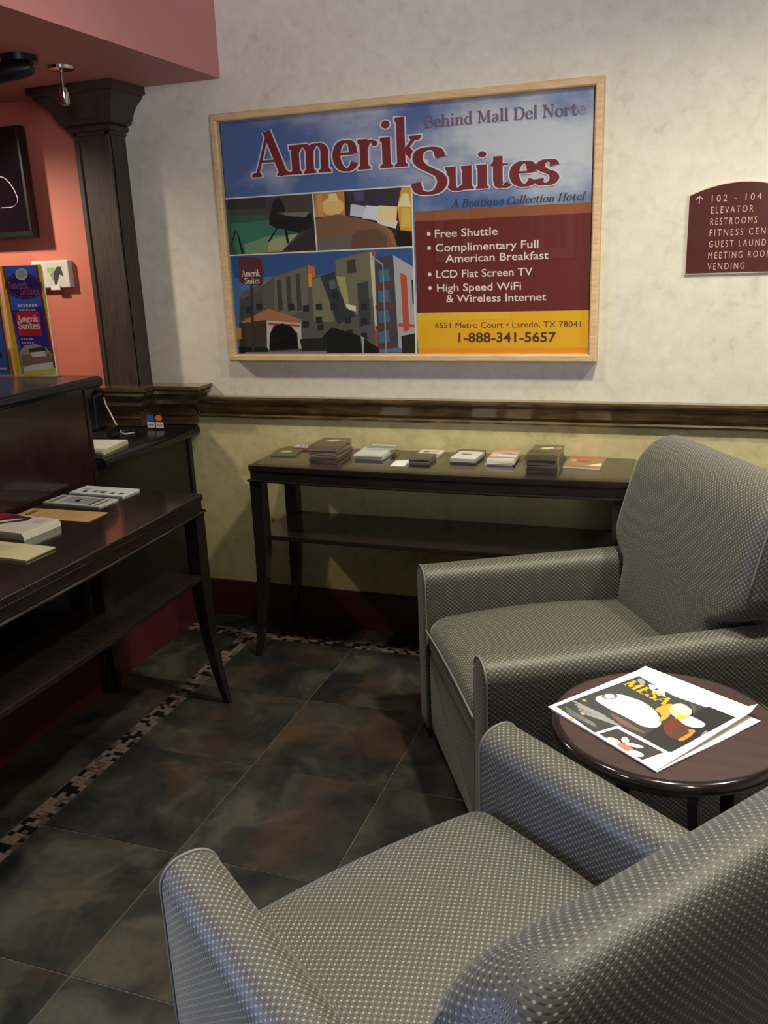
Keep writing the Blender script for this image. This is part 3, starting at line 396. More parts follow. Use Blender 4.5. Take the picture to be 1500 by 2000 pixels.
# flat print outlines (metres, in the plane of each print)
ART = {"photos":[[[78,72,72],[[-0.679,0.153],[-0.318,0.154],[-0.313,-0.043],[-0.676,-0.047]]],[[62,58,60],[[-0.679,0.153],[-0.51,0.155],[-0.508,0.114],[-0.679,0.117]]],[[58,96,84],[[-0.68,0.097],[-0.492,0.09],[-0.379,0.018],[-0.461,-0.043],[-0.677,-0.046]]],[[66,122,104],[[-0.665,0.065],[-0.499,0.073],[-0.426,0.028],[-0.485,-0.039],[-0.65,-0.042]]],[[120,150,118],[[-0.61,-0.011],[-0.51,0.016],[-0.409,0.017],[-0.438,-0.018],[-0.467,-0.042],[-0.607,-0.044]]],[[165,168,130],[[-0.505,0.001],[-0.385,0.02],[-0.458,-0.042],[-0.515,-0.041]]],[[58,52,54],[[-0.461,-0.044],[-0.319,0.049],[-0.313,-0.043]]],[[36,36,40],[[-0.499,0.083],[-0.479,0.138],[-0.452,0.149],[-0.436,0.12],[-0.43,0.092],[-0.328,0.087],[-0.319,0.044],[-0.379,0.021],[-0.425,0.032],[-0.478,0.043],[-0.501,0.057]]],[[120,118,116],[[-0.462,0.095],[-0.336,0.093],[-0.352,0.075],[-0.422,0.082]]],[[40,40,44],[[-0.459,0.06],[-0.452,0.059],[-0.505,-0.007],[-0.513,-0.005]]],[[34,34,38],[[-0.444,0.06],[-0.432,0.059],[-0.425,-0.013],[-0.434,-0.014]]],[[45,48,50],[[-0.645,0.043],[-0.639,0.043],[-0.67,-0.025],[-0.674,-0.022]]],[[38,40,44],[[-0.639,0.037],[-0.632,0.029],[-0.614,-0.043],[-0.626,-0.044],[-0.636,0.011]]],[[52,44,48],[[-0.315,0.154],[0.055,0.157],[0.059,-0.042],[-0.31,-0.043]]],[[196,138,78],[[-0.312,0.154],[-0.196,0.154],[-0.196,0.073],[-0.313,0.071]]],[[232,196,120],[[-0.199,0.103],[-0.204,0.09],[-0.217,0.081],[-0.235,0.076],[-0.256,0.077],[-0.273,0.083],[-0.285,0.094],[-0.289,0.108],[-0.284,0.12],[-0.271,0.13],[-0.252,0.135],[-0.232,0.134],[-0.214,0.127],[-0.202,0.116]]],[[240,214,150],[[-0.255,0.15],[-0.227,0.15],[-0.22,0.124],[-0.265,0.124]]],[[214,160,84],[[-0.301,0.151],[-0.284,0.151],[-0.282,0.077],[-0.303,0.076]]],[[60,56,70],[[-0.193,0.154],[0.023,0.155],[-0.004,0.093],[-0.173,0.107]]],[[84,84,120],[[-0.16,0.15],[-0.121,0.15],[-0.125,0.119],[-0.156,0.12]]],[[205,205,225],[[-0.173,0.111],[-0.118,0.101],[-0.125,0.062],[-0.178,0.072]]],[[222,222,238],[[-0.115,0.104],[-0.063,0.096],[-0.076,0.05],[-0.131,0.06]]],[[240,214,170],[[-0.068,0.101],[0.002,0.093],[-0.003,0.047],[-0.079,0.05]]],[[236,222,200],[[-0.081,0.058],[0.003,0.046],[-0.006,0.02],[-0.071,0.037]]],[[214,160,72],[[0.02,0.156],[0.056,0.157],[0.058,0.007],[0.01,0.014],[0.002,0.093]]],[[242,222,170],[[0.022,0.135],[0.043,0.135],[0.053,0.09],[0.003,0.093]]],[[226,190,90],[[0.018,0.087],[0.047,0.085],[0.051,0.022],[0.013,0.024]]],[[30,26,28],[[-0.001,0.015],[0.059,0.007],[0.059,-0.041],[-0.008,-0.039]]],[[132,98,76],[[-0.313,0.066],[-0.225,0.08],[-0.137,0.06],[-0.06,0.037],[-0.023,0.011],[-0.006,-0.042],[-0.31,-0.043]]],[[108,80,66],[[-0.139,0.021],[-0.072,0.023],[-0.04,-0.008],[-0.041,-0.041],[-0.181,-0.042],[-0.173,0.007]]],[[110,104,104],[[-0.259,0.001],[-0.195,0.008],[-0.175,-0.041],[-0.307,-0.042],[-0.305,-0.008]]],[[150,110,80],[[-0.06,0.037],[-0.02,0.013],[-0.003,-0.04],[-0.017,-0.04],[-0.034,0.006],[-0.066,0.032]]],[[84,118,172],[[-0.676,-0.051],[0.061,-0.047],[0.056,-0.414],[-0.67,-0.419]]],[[58,92,150],[[-0.676,-0.051],[0.061,-0.047],[0.061,-0.127],[-0.665,-0.132]]],[[168,112,84],[[-0.568,-0.161],[-0.511,-0.139],[-0.493,-0.147],[-0.497,-0.19],[-0.572,-0.204]]],[[214,206,196],[[-0.556,-0.167],[-0.537,-0.162],[-0.54,-0.189],[-0.559,-0.194]]],[[96,94,88],[[-0.65,-0.208],[-0.632,-0.181],[-0.537,-0.157],[-0.498,-0.131],[-0.355,-0.093],[-0.329,-0.099],[-0.322,-0.136],[-0.248,-0.117],[-0.246,-0.076],[-0.108,-0.051],[-0.086,-0.056],[-0.102,-0.414],[-0.67,-0.414]]],[[116,112,100],[[-0.498,-0.134],[-0.358,-0.096],[-0.363,-0.257],[-0.449,-0.277],[-0.502,-0.254]]],[[70,70,70],[[-0.645,-0.214],[-0.602,-0.198],[-0.597,-0.275],[-0.651,-0.285]]],[[84,84,80],[[-0.59,-0.193],[-0.552,-0.183],[-0.553,-0.275],[-0.596,-0.269]]],[[72,70,70],[[-0.487,-0.145],[-0.47,-0.14],[-0.468,-0.255],[-0.488,-0.26]]],[[72,70,70],[[-0.447,-0.135],[-0.43,-0.131],[-0.429,-0.256],[-0.448,-0.261]]],[[72,70,70],[[-0.407,-0.126],[-0.39,-0.121],[-0.39,-0.256],[-0.409,-0.261]]],[[196,120,72],[[-0.355,-0.093],[-0.328,-0.102],[-0.326,-0.136],[-0.34,-0.141],[-0.345,-0.172],[-0.357,-0.172]]],[[222,170,80],[[-0.354,-0.125],[-0.343,-0.125],[-0.345,-0.172],[-0.355,-0.172]]],[[130,124,104],[[-0.344,-0.146],[-0.296,-0.134],[-0.273,-0.237],[-0.259,-0.301],[-0.342,-0.3]]],[[56,62,70],[[-0.308,-0.136],[-0.248,-0.12],[-0.241,-0.185],[-0.171,-0.281],[-0.248,-0.312],[-0.273,-0.232]]],[[90,104,116],[[-0.274,-0.153],[-0.25,-0.146],[-0.246,-0.18],[-0.27,-0.184]]],[[120,116,98],[[-0.243,-0.079],[-0.109,-0.053],[-0.104,-0.209],[-0.171,-0.281],[-0.239,-0.164]]],[[170,164,110],[[-0.244,-0.138],[-0.209,-0.139],[-0.197,-0.238],[-0.17,-0.26],[-0.21,-0.254]]],[[222,222,200],[[-0.212,-0.238],[-0.172,-0.244],[-0.171,-0.265],[-0.198,-0.259]]],[[72,66,64],[[-0.2,-0.083],[-0.166,-0.079],[-0.163,-0.125],[-0.197,-0.129]]],[[66,70,76],[[-0.162,-0.166],[-0.119,-0.157],[-0.115,-0.313],[-0.161,-0.323]]],[[210,200,180],[[-0.109,-0.056],[-0.092,-0.061],[-0.092,-0.334],[-0.099,-0.337]]],[[176,92,80],[[-0.103,-0.051],[-0.086,-0.054],[-0.084,-0.072],[-0.098,-0.071]]],[[70,72,80],[[-0.087,-0.077],[-0.02,-0.069],[-0.011,-0.398],[-0.09,-0.393]]],[[84,108,140],[[-0.079,-0.122],[-0.039,-0.118],[-0.034,-0.159],[-0.076,-0.164]]],[[116,62,54],[[-0.091,-0.173],[-0.013,-0.167],[-0.012,-0.18],[-0.091,-0.186]]],[[84,108,140],[[-0.082,-0.194],[-0.042,-0.189],[-0.037,-0.231],[-0.08,-0.236]]],[[116,62,54],[[-0.095,-0.245],[-0.016,-0.239],[-0.015,-0.252],[-0.094,-0.258]]],[[84,108,140],[[-0.085,-0.266],[-0.045,-0.261],[-0.039,-0.303],[-0.083,-0.309]]],[[116,62,54],[[-0.098,-0.319],[-0.018,-0.312],[-0.018,-0.325],[-0.097,-0.332]]],[[84,108,140],[[-0.088,-0.34],[-0.047,-0.334],[-0.042,-0.377],[-0.086,-0.383]]],[[116,62,54],[[-0.101,-0.393],[-0.021,-0.385],[-0.02,-0.398],[-0.101,-0.406]]],[[176,176,184],[[-0.02,-0.069],[0.06,-0.117],[0.056,-0.414],[-0.01,-0.398]]],[[190,84,70],[[0.005,-0.132],[0.029,-0.143],[0.034,-0.336],[0.011,-0.341]]],[[190,84,70],[[-0.007,-0.309],[0.057,-0.315],[0.057,-0.326],[-0.008,-0.322]]],[[40,40,48],[[0.047,-0.156],[0.053,-0.159],[0.053,-0.243],[0.048,-0.243]]],[[186,84,70],[[-0.099,-0.334],[-0.092,-0.334],[-0.093,-0.403],[-0.102,-0.403]]],[[44,46,54],[[-0.487,-0.298],[-0.461,-0.295],[-0.461,-0.319],[-0.487,-0.322]]],[[44,46,54],[[-0.446,-0.234],[-0.42,-0.231],[-0.419,-0.255],[-0.445,-0.257]]],[[44,46,54],[[-0.386,-0.24],[-0.36,-0.237],[-0.36,-0.261],[-0.385,-0.264]]],[[44,46,54],[[-0.332,-0.236],[-0.307,-0.233],[-0.306,-0.256],[-0.331,-0.259]]],[[44,46,54],[[-0.273,-0.237],[-0.248,-0.234],[-0.247,-0.257],[-0.272,-0.26]]],[[44,46,54],[[-0.335,-0.284],[-0.31,-0.281],[-0.309,-0.305],[-0.334,-0.307]]],[[44,46,54],[[-0.217,-0.285],[-0.193,-0.283],[-0.192,-0.306],[-0.216,-0.309]]],[[44,46,54],[[-0.151,-0.239],[-0.127,-0.236],[-0.126,-0.259],[-0.15,-0.262]]],[[44,46,54],[[-0.154,-0.292],[-0.13,-0.289],[-0.128,-0.312],[-0.153,-0.315]]],[[44,46,54],[[-0.39,-0.299],[-0.364,-0.296],[-0.364,-0.32],[-0.389,-0.323]]],[[44,46,54],[[-0.331,-0.311],[-0.305,-0.308],[-0.305,-0.331],[-0.33,-0.334]]],[[44,46,54],[[-0.264,-0.195],[-0.24,-0.192],[-0.239,-0.215],[-0.264,-0.218]]],[[44,46,54],[[-0.214,-0.333],[-0.189,-0.33],[-0.188,-0.354],[-0.213,-0.357]]],[[44,46,54],[[-0.581,-0.231],[-0.554,-0.229],[-0.554,-0.252],[-0.58,-0.255]]],[[44,46,54],[[-0.625,-0.241],[-0.599,-0.239],[-0.598,-0.263],[-0.625,-0.266]]],[[44,46,54],[[-0.156,-0.344],[-0.132,-0.341],[-0.131,-0.365],[-0.155,-0.368]]],[[176,122,92],[[-0.659,-0.302],[-0.545,-0.254],[-0.526,-0.249],[-0.395,-0.291],[-0.393,-0.305],[-0.536,-0.291],[-0.612,-0.302]]],[[70,60,52],[[-0.659,-0.302],[-0.536,-0.291],[-0.545,-0.403],[-0.666,-0.408]]],[[196,196,200],[[-0.541,-0.292],[-0.397,-0.305],[-0.4,-0.397],[-0.412,-0.403],[-0.414,-0.342],[-0.44,-0.315],[-0.475,-0.304],[-0.513,-0.314],[-0.531,-0.342],[-0.54,-0.408],[-0.548,-0.403]]],[[180,70,60],[[-0.534,-0.302],[-0.403,-0.31],[-0.403,-0.318],[-0.535,-0.311]]],[[22,22,26],[[-0.535,-0.408],[-0.53,-0.347],[-0.51,-0.315],[-0.475,-0.305],[-0.44,-0.316],[-0.417,-0.345],[-0.417,-0.403]]],[[190,150,90],[[-0.674,-0.318],[-0.652,-0.321],[-0.656,-0.363],[-0.675,-0.363]]],[[26,34,30],[[-0.31,-0.354],[-0.272,-0.322],[-0.232,-0.333],[-0.191,-0.344],[-0.157,-0.355],[-0.09,-0.398],[-0.085,-0.417],[-0.296,-0.417]]],[[30,36,34],[[-0.671,-0.391],[-0.545,-0.397],[-0.54,-0.416],[-0.67,-0.419]]],[[44,44,40],[[-0.407,-0.364],[-0.292,-0.36],[-0.295,-0.411],[-0.398,-0.414]]],[[130,122,120],[[-0.641,-0.414],[-0.295,-0.41],[-0.296,-0.424],[-0.671,-0.426]]],[[40,44,36],[[0.002,-0.356],[0.056,-0.346],[0.055,-0.417],[0.003,-0.417]]],[[150,150,160],[[-0.138,-0.08],[-0.087,-0.077],[-0.058,-0.1],[-0.056,-0.417],[-0.062,-0.417],[-0.062,-0.105],[-0.089,-0.083]]],[[170,170,170],[[-0.157,-0.355],[-0.143,-0.361],[-0.148,-0.417],[-0.153,-0.417]]],[[60,56,58],[[-0.599,-0.16],[-0.588,-0.161],[-0.602,-0.408],[-0.615,-0.408]]],[[96,52,58],[[-0.63,-0.054],[-0.547,-0.063],[-0.541,-0.073],[-0.544,-0.151],[-0.553,-0.163],[-0.636,-0.154],[-0.644,-0.143],[-0.641,-0.06]]],[[225,222,215],[[-0.68,0.158],[0.057,0.161],[0.057,0.156],[-0.68,0.153]]],[[225,222,215],[[-0.679,-0.046],[0.059,-0.042],[0.06,-0.048],[-0.678,-0.051]]],[[225,222,215],[[-0.321,0.154],[-0.315,0.154],[-0.311,-0.043],[-0.317,-0.043]]],[[225,222,215],[[0.054,0.161],[0.06,0.161],[0.06,-0.42],[0.054,-0.42]]]],"news":[[[62,64,66],[[0.01,0.015],[0.013,0.264],[0.124,0.254],[0.264,0.286],[0.271,0.067],[0.213,0.07],[0.145,0.063],[0.138,0.005]]],[[40,42,44],[[0.194,0.116],[0.197,0.277],[0.264,0.286],[0.274,0.074],[0.205,0.068]]],[[235,228,225],[[0.033,0.124],[0.034,0.135],[0.039,0.145],[0.045,0.153],[0.052,0.161],[0.061,0.168],[0.072,0.173],[0.083,0.177],[0.095,0.18],[0.108,0.18],[0.122,0.178],[0.136,0.175],[0.149,0.17],[0.162,0.163],[0.173,0.157],[0.181,0.149],[0.188,0.142],[0.192,0.134],[0.194,0.126],[0.193,0.12],[0.19,0.114],[0.184,0.109],[0.177,0.104],[0.168,0.102],[0.159,0.101],[0.148,0.102],[0.136,0.102],[0.124,0.101],[0.113,0.101],[0.1,0.099],[0.087,0.099],[0.075,0.099],[0.062,0.102],[0.049,0.104],[0.04,0.109],[0.035,0.115]]],[[250,248,246],[[0.04,0.102],[0.048,0.101],[0.058,0.1],[0.069,0.1],[0.081,0.099],[0.094,0.101],[0.107,0.101],[0.121,0.103],[0.136,0.103],[0.15,0.104],[0.162,0.105],[0.173,0.108],[0.183,0.11],[0.189,0.115],[0.193,0.119],[0.192,0.122],[0.187,0.127],[0.178,0.133],[0.171,0.138],[0.166,0.145],[0.164,0.152],[0.163,0.159],[0.157,0.166],[0.147,0.171],[0.13,0.174],[0.109,0.176],[0.089,0.176],[0.073,0.174],[0.059,0.17],[0.049,0.164],[0.04,0.157],[0.034,0.147],[0.03,0.136],[0.029,0.124],[0.029,0.114],[0.034,0.107]]],[[95,88,88],[[0.052,0.156],[0.056,0.149],[0.057,0.142],[0.055,0.133],[0.051,0.127],[0.045,0.124],[0.038,0.124],[0.032,0.128],[0.028,0.134],[0.027,0.142],[0.029,0.149],[0.033,0.155],[0.039,0.159],[0.045,0.159]]],[[240,235,232],[[0.051,0.149],[0.054,0.145],[0.054,0.14],[0.052,0.135],[0.05,0.13],[0.045,0.128],[0.041,0.127],[0.037,0.13],[0.034,0.133],[0.033,0.139],[0.035,0.144],[0.038,0.148],[0.042,0.151],[0.047,0.152]]],[[216,168,70],[[0.138,0.191],[0.138,0.205],[0.139,0.215],[0.142,0.221],[0.145,0.223],[0.148,0.221],[0.153,0.217],[0.159,0.21],[0.164,0.202],[0.171,0.19],[0.176,0.18],[0.18,0.169],[0.182,0.159],[0.182,0.149],[0.181,0.143],[0.18,0.143],[0.176,0.148],[0.172,0.158],[0.167,0.166],[0.16,0.171],[0.154,0.173],[0.147,0.172],[0.143,0.174],[0.139,0.181]]],[[240,215,160],[[0.148,0.227],[0.151,0.236],[0.155,0.241],[0.163,0.243],[0.171,0.242],[0.182,0.238],[0.19,0.233],[0.196,0.226],[0.199,0.217],[0.201,0.208],[0.2,0.2],[0.197,0.193],[0.193,0.189],[0.186,0.186],[0.18,0.186],[0.174,0.189],[0.165,0.194],[0.157,0.202],[0.151,0.211],[0.148,0.219]]],[[110,52,38],[[0.189,0.158],[0.188,0.168],[0.189,0.175],[0.193,0.18],[0.199,0.183],[0.207,0.184],[0.216,0.183],[0.223,0.18],[0.23,0.175],[0.237,0.169],[0.242,0.161],[0.246,0.152],[0.249,0.142],[0.249,0.13],[0.248,0.122],[0.245,0.116],[0.238,0.115],[0.231,0.116],[0.222,0.118],[0.215,0.123],[0.208,0.128],[0.2,0.134],[0.196,0.142],[0.192,0.149]]],[[200,140,60],[[0.236,0.168],[0.24,0.174],[0.243,0.177],[0.246,0.176],[0.25,0.172],[0.252,0.164],[0.255,0.156],[0.257,0.148],[0.258,0.14],[0.259,0.132],[0.259,0.126],[0.258,0.122],[0.257,0.119],[0.254,0.119],[0.251,0.12],[0.248,0.125],[0.244,0.132],[0.239,0.142],[0.236,0.152],[0.236,0.161]]],[[245,240,230],[[0.188,0.198],[0.192,0.205],[0.198,0.211],[0.205,0.215],[0.215,0.216],[0.226,0.216],[0.235,0.215],[0.241,0.213],[0.245,0.208],[0.246,0.203],[0.246,0.196],[0.244,0.191],[0.24,0.186],[0.235,0.181],[0.228,0.178],[0.22,0.177],[0.21,0.178],[0.199,0.182],[0.191,0.186],[0.188,0.191]]],[[90,60,44],[[0.217,0.147],[0.225,0.176],[0.246,0.159],[0.25,0.122],[0.234,0.119]]],[[232,190,90],[[0.183,0.2],[0.202,0.211],[0.206,0.188],[0.189,0.18]]],[[255,252,246],[[0.151,0.213],[0.16,0.241],[0.188,0.237],[0.185,0.212]]],[[96,84,74],[[0.159,0.261],[0.181,0.255],[0.199,0.232],[0.202,0.227]]],[[150,145,140],[[0.26,0.186],[0.259,0.19],[0.259,0.193],[0.261,0.194],[0.263,0.193],[0.266,0.191],[0.269,0.188],[0.271,0.182],[0.273,0.175],[0.274,0.166],[0.273,0.16],[0.273,0.16],[0.27,0.163],[0.266,0.169],[0.263,0.176],[0.262,0.181]]],[[120,92,84],[[0.121,0.091],[0.146,0.09],[0.166,0.089],[0.181,0.089],[0.19,0.088],[0.196,0.088],[0.198,0.087],[0.197,0.086],[0.193,0.084],[0.185,0.08],[0.177,0.078],[0.168,0.076],[0.159,0.075],[0.148,0.074],[0.137,0.074],[0.126,0.077],[0.114,0.08],[0.101,0.085],[0.098,0.089],[0.105,0.09]]],[[245,245,245],[[0.136,0.0],[0.143,0.064],[0.27,0.07],[0.277,0.064],[0.269,0.0]]],[[60,58,60],[[0.145,0.009],[0.151,0.054],[0.267,0.061],[0.262,0.007]]],[[222,205,200],[[0.198,0.017],[0.199,0.012],[0.192,0.008],[0.182,0.006],[0.172,0.007],[0.165,0.01],[0.166,0.016],[0.172,0.021],[0.182,0.023],[0.192,0.021]]],[[235,220,215],[[0.201,0.036],[0.203,0.03],[0.201,0.025],[0.196,0.024],[0.188,0.027],[0.184,0.032],[0.181,0.039],[0.183,0.043],[0.189,0.044],[0.196,0.041]]],[[200,120,105],[[0.235,0.016],[0.235,0.011],[0.226,0.007],[0.213,0.006],[0.2,0.008],[0.193,0.014],[0.195,0.02],[0.204,0.023],[0.216,0.024],[0.229,0.021]]],[[238,228,222],[[0.254,0.021],[0.254,0.015],[0.249,0.009],[0.241,0.005],[0.231,0.005],[0.225,0.009],[0.223,0.015],[0.229,0.021],[0.238,0.025],[0.248,0.025]]],[[232,222,220],[[0.232,0.044],[0.232,0.038],[0.226,0.032],[0.217,0.026],[0.208,0.023],[0.202,0.024],[0.202,0.029],[0.208,0.037],[0.218,0.042],[0.227,0.045]]],[[150,152,154],[[0.015,0.058],[0.016,0.064],[0.102,0.073],[0.101,0.066]]],[[150,152,154],[[0.026,0.052],[0.027,0.058],[0.115,0.071],[0.114,0.065]]],[[150,152,154],[[0.036,0.047],[0.037,0.053],[0.127,0.071],[0.126,0.065]]],[[150,152,154],[[0.047,0.042],[0.048,0.047],[0.139,0.07],[0.138,0.064]]],[[150,152,154],[[0.057,0.036],[0.058,0.043],[0.151,0.07],[0.15,0.064]]],[[120,122,124],[[0.023,0.027],[0.023,0.03],[0.112,0.031],[0.111,0.028]]],[[120,122,124],[[0.031,0.023],[0.031,0.025],[0.115,0.029],[0.115,0.026]]],[[120,122,124],[[0.038,0.017],[0.038,0.021],[0.119,0.027],[0.119,0.023]]],[[120,122,124],[[0.045,0.013],[0.046,0.015],[0.122,0.024],[0.123,0.021]]],[[200,170,60],[[0.031,0.084],[0.032,0.081],[0.029,0.078],[0.024,0.078],[0.021,0.08],[0.019,0.083],[0.022,0.086],[0.027,0.086]]],[[200,170,60],[[0.072,0.04],[0.073,0.037],[0.07,0.034],[0.065,0.034],[0.062,0.037],[0.061,0.04],[0.064,0.042],[0.069,0.042]]],[[200,170,60],[[0.075,0.007],[0.075,0.003],[0.072,0.001],[0.068,0.001],[0.064,0.003],[0.064,0.006],[0.067,0.008],[0.07,0.009]]],[[150,165,175],[[0.022,0.254],[0.023,0.256],[0.026,0.258],[0.03,0.258],[0.035,0.256],[0.041,0.252],[0.047,0.248],[0.048,0.245],[0.05,0.242],[0.049,0.238],[0.046,0.236],[0.042,0.237],[0.037,0.239],[0.03,0.242],[0.025,0.246],[0.023,0.249]]],[[235,235,235],[[0.054,0.251],[0.072,0.262],[0.098,0.255],[0.107,0.243],[0.089,0.234],[0.068,0.238]]],[[90,90,92],[[0.083,0.25],[0.085,0.248],[0.085,0.245],[0.085,0.243],[0.084,0.242],[0.083,0.241],[0.081,0.242],[0.078,0.243],[0.078,0.245],[0.077,0.248],[0.077,0.25],[0.078,0.252],[0.079,0.252],[0.082,0.251]]],[[240,240,240],[[0.107,0.243],[0.116,0.237],[0.102,0.228],[0.067,0.237]]]],"broch":[[[222,200,40],[[0.016,0.367],[0.189,0.367],[0.171,0.009],[0.033,-0.001],[0.0,0.0]]],[[150,45,45],[[0.028,0.367],[0.174,0.366],[0.173,0.273],[0.174,0.079],[0.174,0.027],[0.027,0.005],[0.029,0.235]]],[[60,105,200],[[0.038,0.368],[0.166,0.366],[0.159,0.085],[0.027,0.005],[0.035,0.235]]],[[52,50,140],[[0.032,0.22],[0.166,0.233],[0.162,0.085],[0.041,0.08]]],[[48,38,110],[[0.18,0.292],[0.172,0.279],[0.158,0.269],[0.138,0.261],[0.115,0.257],[0.09,0.257],[0.066,0.262],[0.046,0.27],[0.032,0.281],[0.025,0.294],[0.025,0.308],[0.033,0.321],[0.048,0.331],[0.068,0.339],[0.092,0.342],[0.116,0.342],[0.139,0.337],[0.159,0.329],[0.173,0.318],[0.18,0.305]]],[[140,60,80],[[0.176,0.292],[0.169,0.281],[0.155,0.271],[0.137,0.265],[0.115,0.261],[0.091,0.262],[0.069,0.266],[0.05,0.274],[0.036,0.284],[0.029,0.295],[0.029,0.308],[0.037,0.319],[0.051,0.328],[0.07,0.335],[0.092,0.338],[0.115,0.337],[0.137,0.333],[0.155,0.325],[0.169,0.316],[0.176,0.304]]],[[44,34,104],[[0.172,0.293],[0.166,0.282],[0.153,0.274],[0.135,0.267],[0.114,0.264],[0.092,0.265],[0.071,0.269],[0.053,0.276],[0.04,0.285],[0.033,0.296],[0.033,0.307],[0.04,0.318],[0.053,0.326],[0.071,0.332],[0.092,0.335],[0.114,0.334],[0.135,0.33],[0.152,0.323],[0.165,0.314],[0.172,0.303]]],[[200,205,215],[[0.128,0.338],[0.125,0.331],[0.118,0.325],[0.109,0.321],[0.099,0.32],[0.09,0.322],[0.082,0.326],[0.078,0.332],[0.078,0.339],[0.081,0.347],[0.087,0.353],[0.096,0.356],[0.106,0.358],[0.116,0.356],[0.123,0.352],[0.127,0.345]]],[[160,165,185],[[0.122,0.338],[0.119,0.333],[0.114,0.329],[0.108,0.326],[0.1,0.325],[0.093,0.326],[0.088,0.329],[0.084,0.334],[0.084,0.339],[0.086,0.345],[0.091,0.349],[0.098,0.352],[0.105,0.353],[0.112,0.351],[0.118,0.348],[0.121,0.344]]],[[205,45,60],[[0.046,0.214],[0.147,0.215],[0.142,0.136],[0.044,0.134]]],[[176,160,150],[[0.032,0.08],[0.058,0.101],[0.105,0.108],[0.148,0.095],[0.166,0.074],[0.159,0.014],[0.031,0.005]]],[[140,116,100],[[0.039,0.069],[0.163,0.074],[0.161,0.043],[0.036,0.032]]],[[60,56,70],[[0.073,0.09],[0.142,0.1],[0.146,0.085],[0.079,0.074]]],[[230,225,225],[[0.08,0.079],[0.139,0.084],[0.143,0.066],[0.084,0.063]]],[[230,226,220],[[0.038,0.027],[0.086,0.038],[0.165,0.046],[0.164,0.012],[0.033,0.003]]],[[222,214,60],[[0.035,0.013],[0.171,0.025],[0.171,0.009],[0.036,0.0]]]]}

# ================================================================ the setting
ZC = 2.75; XL, XR, YF = -3.6, 3.4, -5.6
def structure(name, me_or_mb, mats, **k):
    o = me_or_mb.build(name, mats, **k) if isinstance(me_or_mb, MB) else link(name, me_or_mb, mats)
    return tag(o, kind='structure')
b = MB()
b.box((XL, 0, 0.9), (-1.0, 0.12, ZC), 2); b.box((XL, 0, 0), (-1.0, 0.12, 0.9), 1)
b.box((-1.0, 0, 0), (XR, 0.12, 0.9), 1); b.box((-1.0, 0, 0.9), (XR, 0.12, ZC), 0)
structure('wall_back', b, [WALL_UP, WALL_LOW, CORAL])
b = MB(); b.box((XL-.12, YF, 0), (XL, 0.12, ZC)); structure('wall_left', b, CORAL)
b = MB(); b.box((XR, YF, 0), (XR+.12, 0.12, ZC)); structure('wall_right', b, WALL_UP)
b = MB(); b.box((XL-.12, YF-.12, 0), (XR+.12, YF, 1.86)); b.box((XL-.12, YF-.12, 1.86), (XR+.12, YF, ZC), 1); structure('wall_front', b, [FRONTW, WALL_UP])
b = MB(); b.box((XL-.12, YF-.12, ZC), (XR+.12, 0.12, ZC+.1)); structure('ceiling', b, CEIL)
# dropped soffit over the reception desk
b = MB(); b.box((XL, -4.2, 2.122), (-0.4876, 0, ZC)); s = structure('trim_3', b, ROSE); tag(s, 'rose painted dropped soffit over the reception desk')
# floor with single slate tiles and the mosaic border
b = MB(); b.box((XL-.12, YF-.12, -0.1), (XR+.12, 0.12, -0.0025)); floor = structure('floor', b, GROUT)
T = 0.4292; G2 = 0.0014
def tile_mesh(wx, wy):
    m = MB(); m.box((0, 0, -0.012), (wx, wy, 0)); me = mesh(m.v, m.f, False, 'tile'); bm = bmesh.new(); bm.from_mesh(me)
    bmesh.ops.recalc_face_normals(bm, faces=bm.faces); bmesh.ops.bevel(bm, geom=[e for e in bm.edges if all(v.co.z > -.001 for v in e.verts)], offset=0.0012, segments=1, affect='EDGES'); bm.to_mesh(me); bm.free(); me.materials.append(TILE); return me
full = tile_mesh(T-2*G2, T-2*G2)
def put(me, x, y, name='floor_tile'):
    o = bpy.data.objects.new(name, me); C.objects.link(o); o.parent = floor; o.location = (x+G2, y+G2, 0)
ny = 12
for i in range(-1, 8):
    for j in range(ny): put(full, i*T, -0.1999-(j+1)*T)
MW = 0.066                                   # mosaic band width
slim = tile_mesh(T-2*G2, 0.1999-MW-2*G2)
for i in range(-1, 8): put(slim, i*T, -0.1999+MW)
for i in range(7):
    for j in range(ny): put(full, -T-MW-(i+1)*T, -0.1999-(j+1)*T)
    put(slim, -T-MW-(i+1)*T, -0.1999+MW)
# mosaic pieces: four rows, 16.5 mm pitch
PM = MW/4; prot = {}
def mos(wx, wy, mt):
    key = (wx, wy, mt.name)
    if key not in prot:
        m = MB(); m.box((0.0011, 0.0011, -0.008), (wx-0.0011, wy-0.0011, 0.0)); me = mesh(m.v, m.f, False, 'mosaic_piece'); me.materials.append(mt); prot[key] = me
    return prot[key]
cand = []
for r in range(4):
    y = -0.2
    while y > -4.2:                           # left band, running towards the camera
        L_ = random.choice((PM, PM, 2*PM)); mt = MOSD if L_ == PM and random.random() < 0.52 else random.choice((MOSL, MOSL, MOSM))
        y -= L_; cand.append((-T-MW+r*PM, y, PM, L_, mt))
    x = -1.2
    while x < XR-0.1:
        L_ = random.choice((PM, PM, 2*PM)); mt = MOSD if L_ == PM and random.random() < 0.52 else random.choice((MOSL, MOSL, MOSM))
        cand.append((x, -0.2+r*PM, L_, PM, mt)); x += L_
def score(c):
    x, y = c[0], c[1]
    if y > -0.3 and not (-0.7 < x < 0.5): return 99
    if y < -1.62: return 90
    return -y*-1.0 + (0 if y < -0.3 else 0.5)
inview = sorted([c for c in cand if score(c) < 50], key=lambda c: c[1])[:300]; keep = set(map(id, inview)); rest = MB()
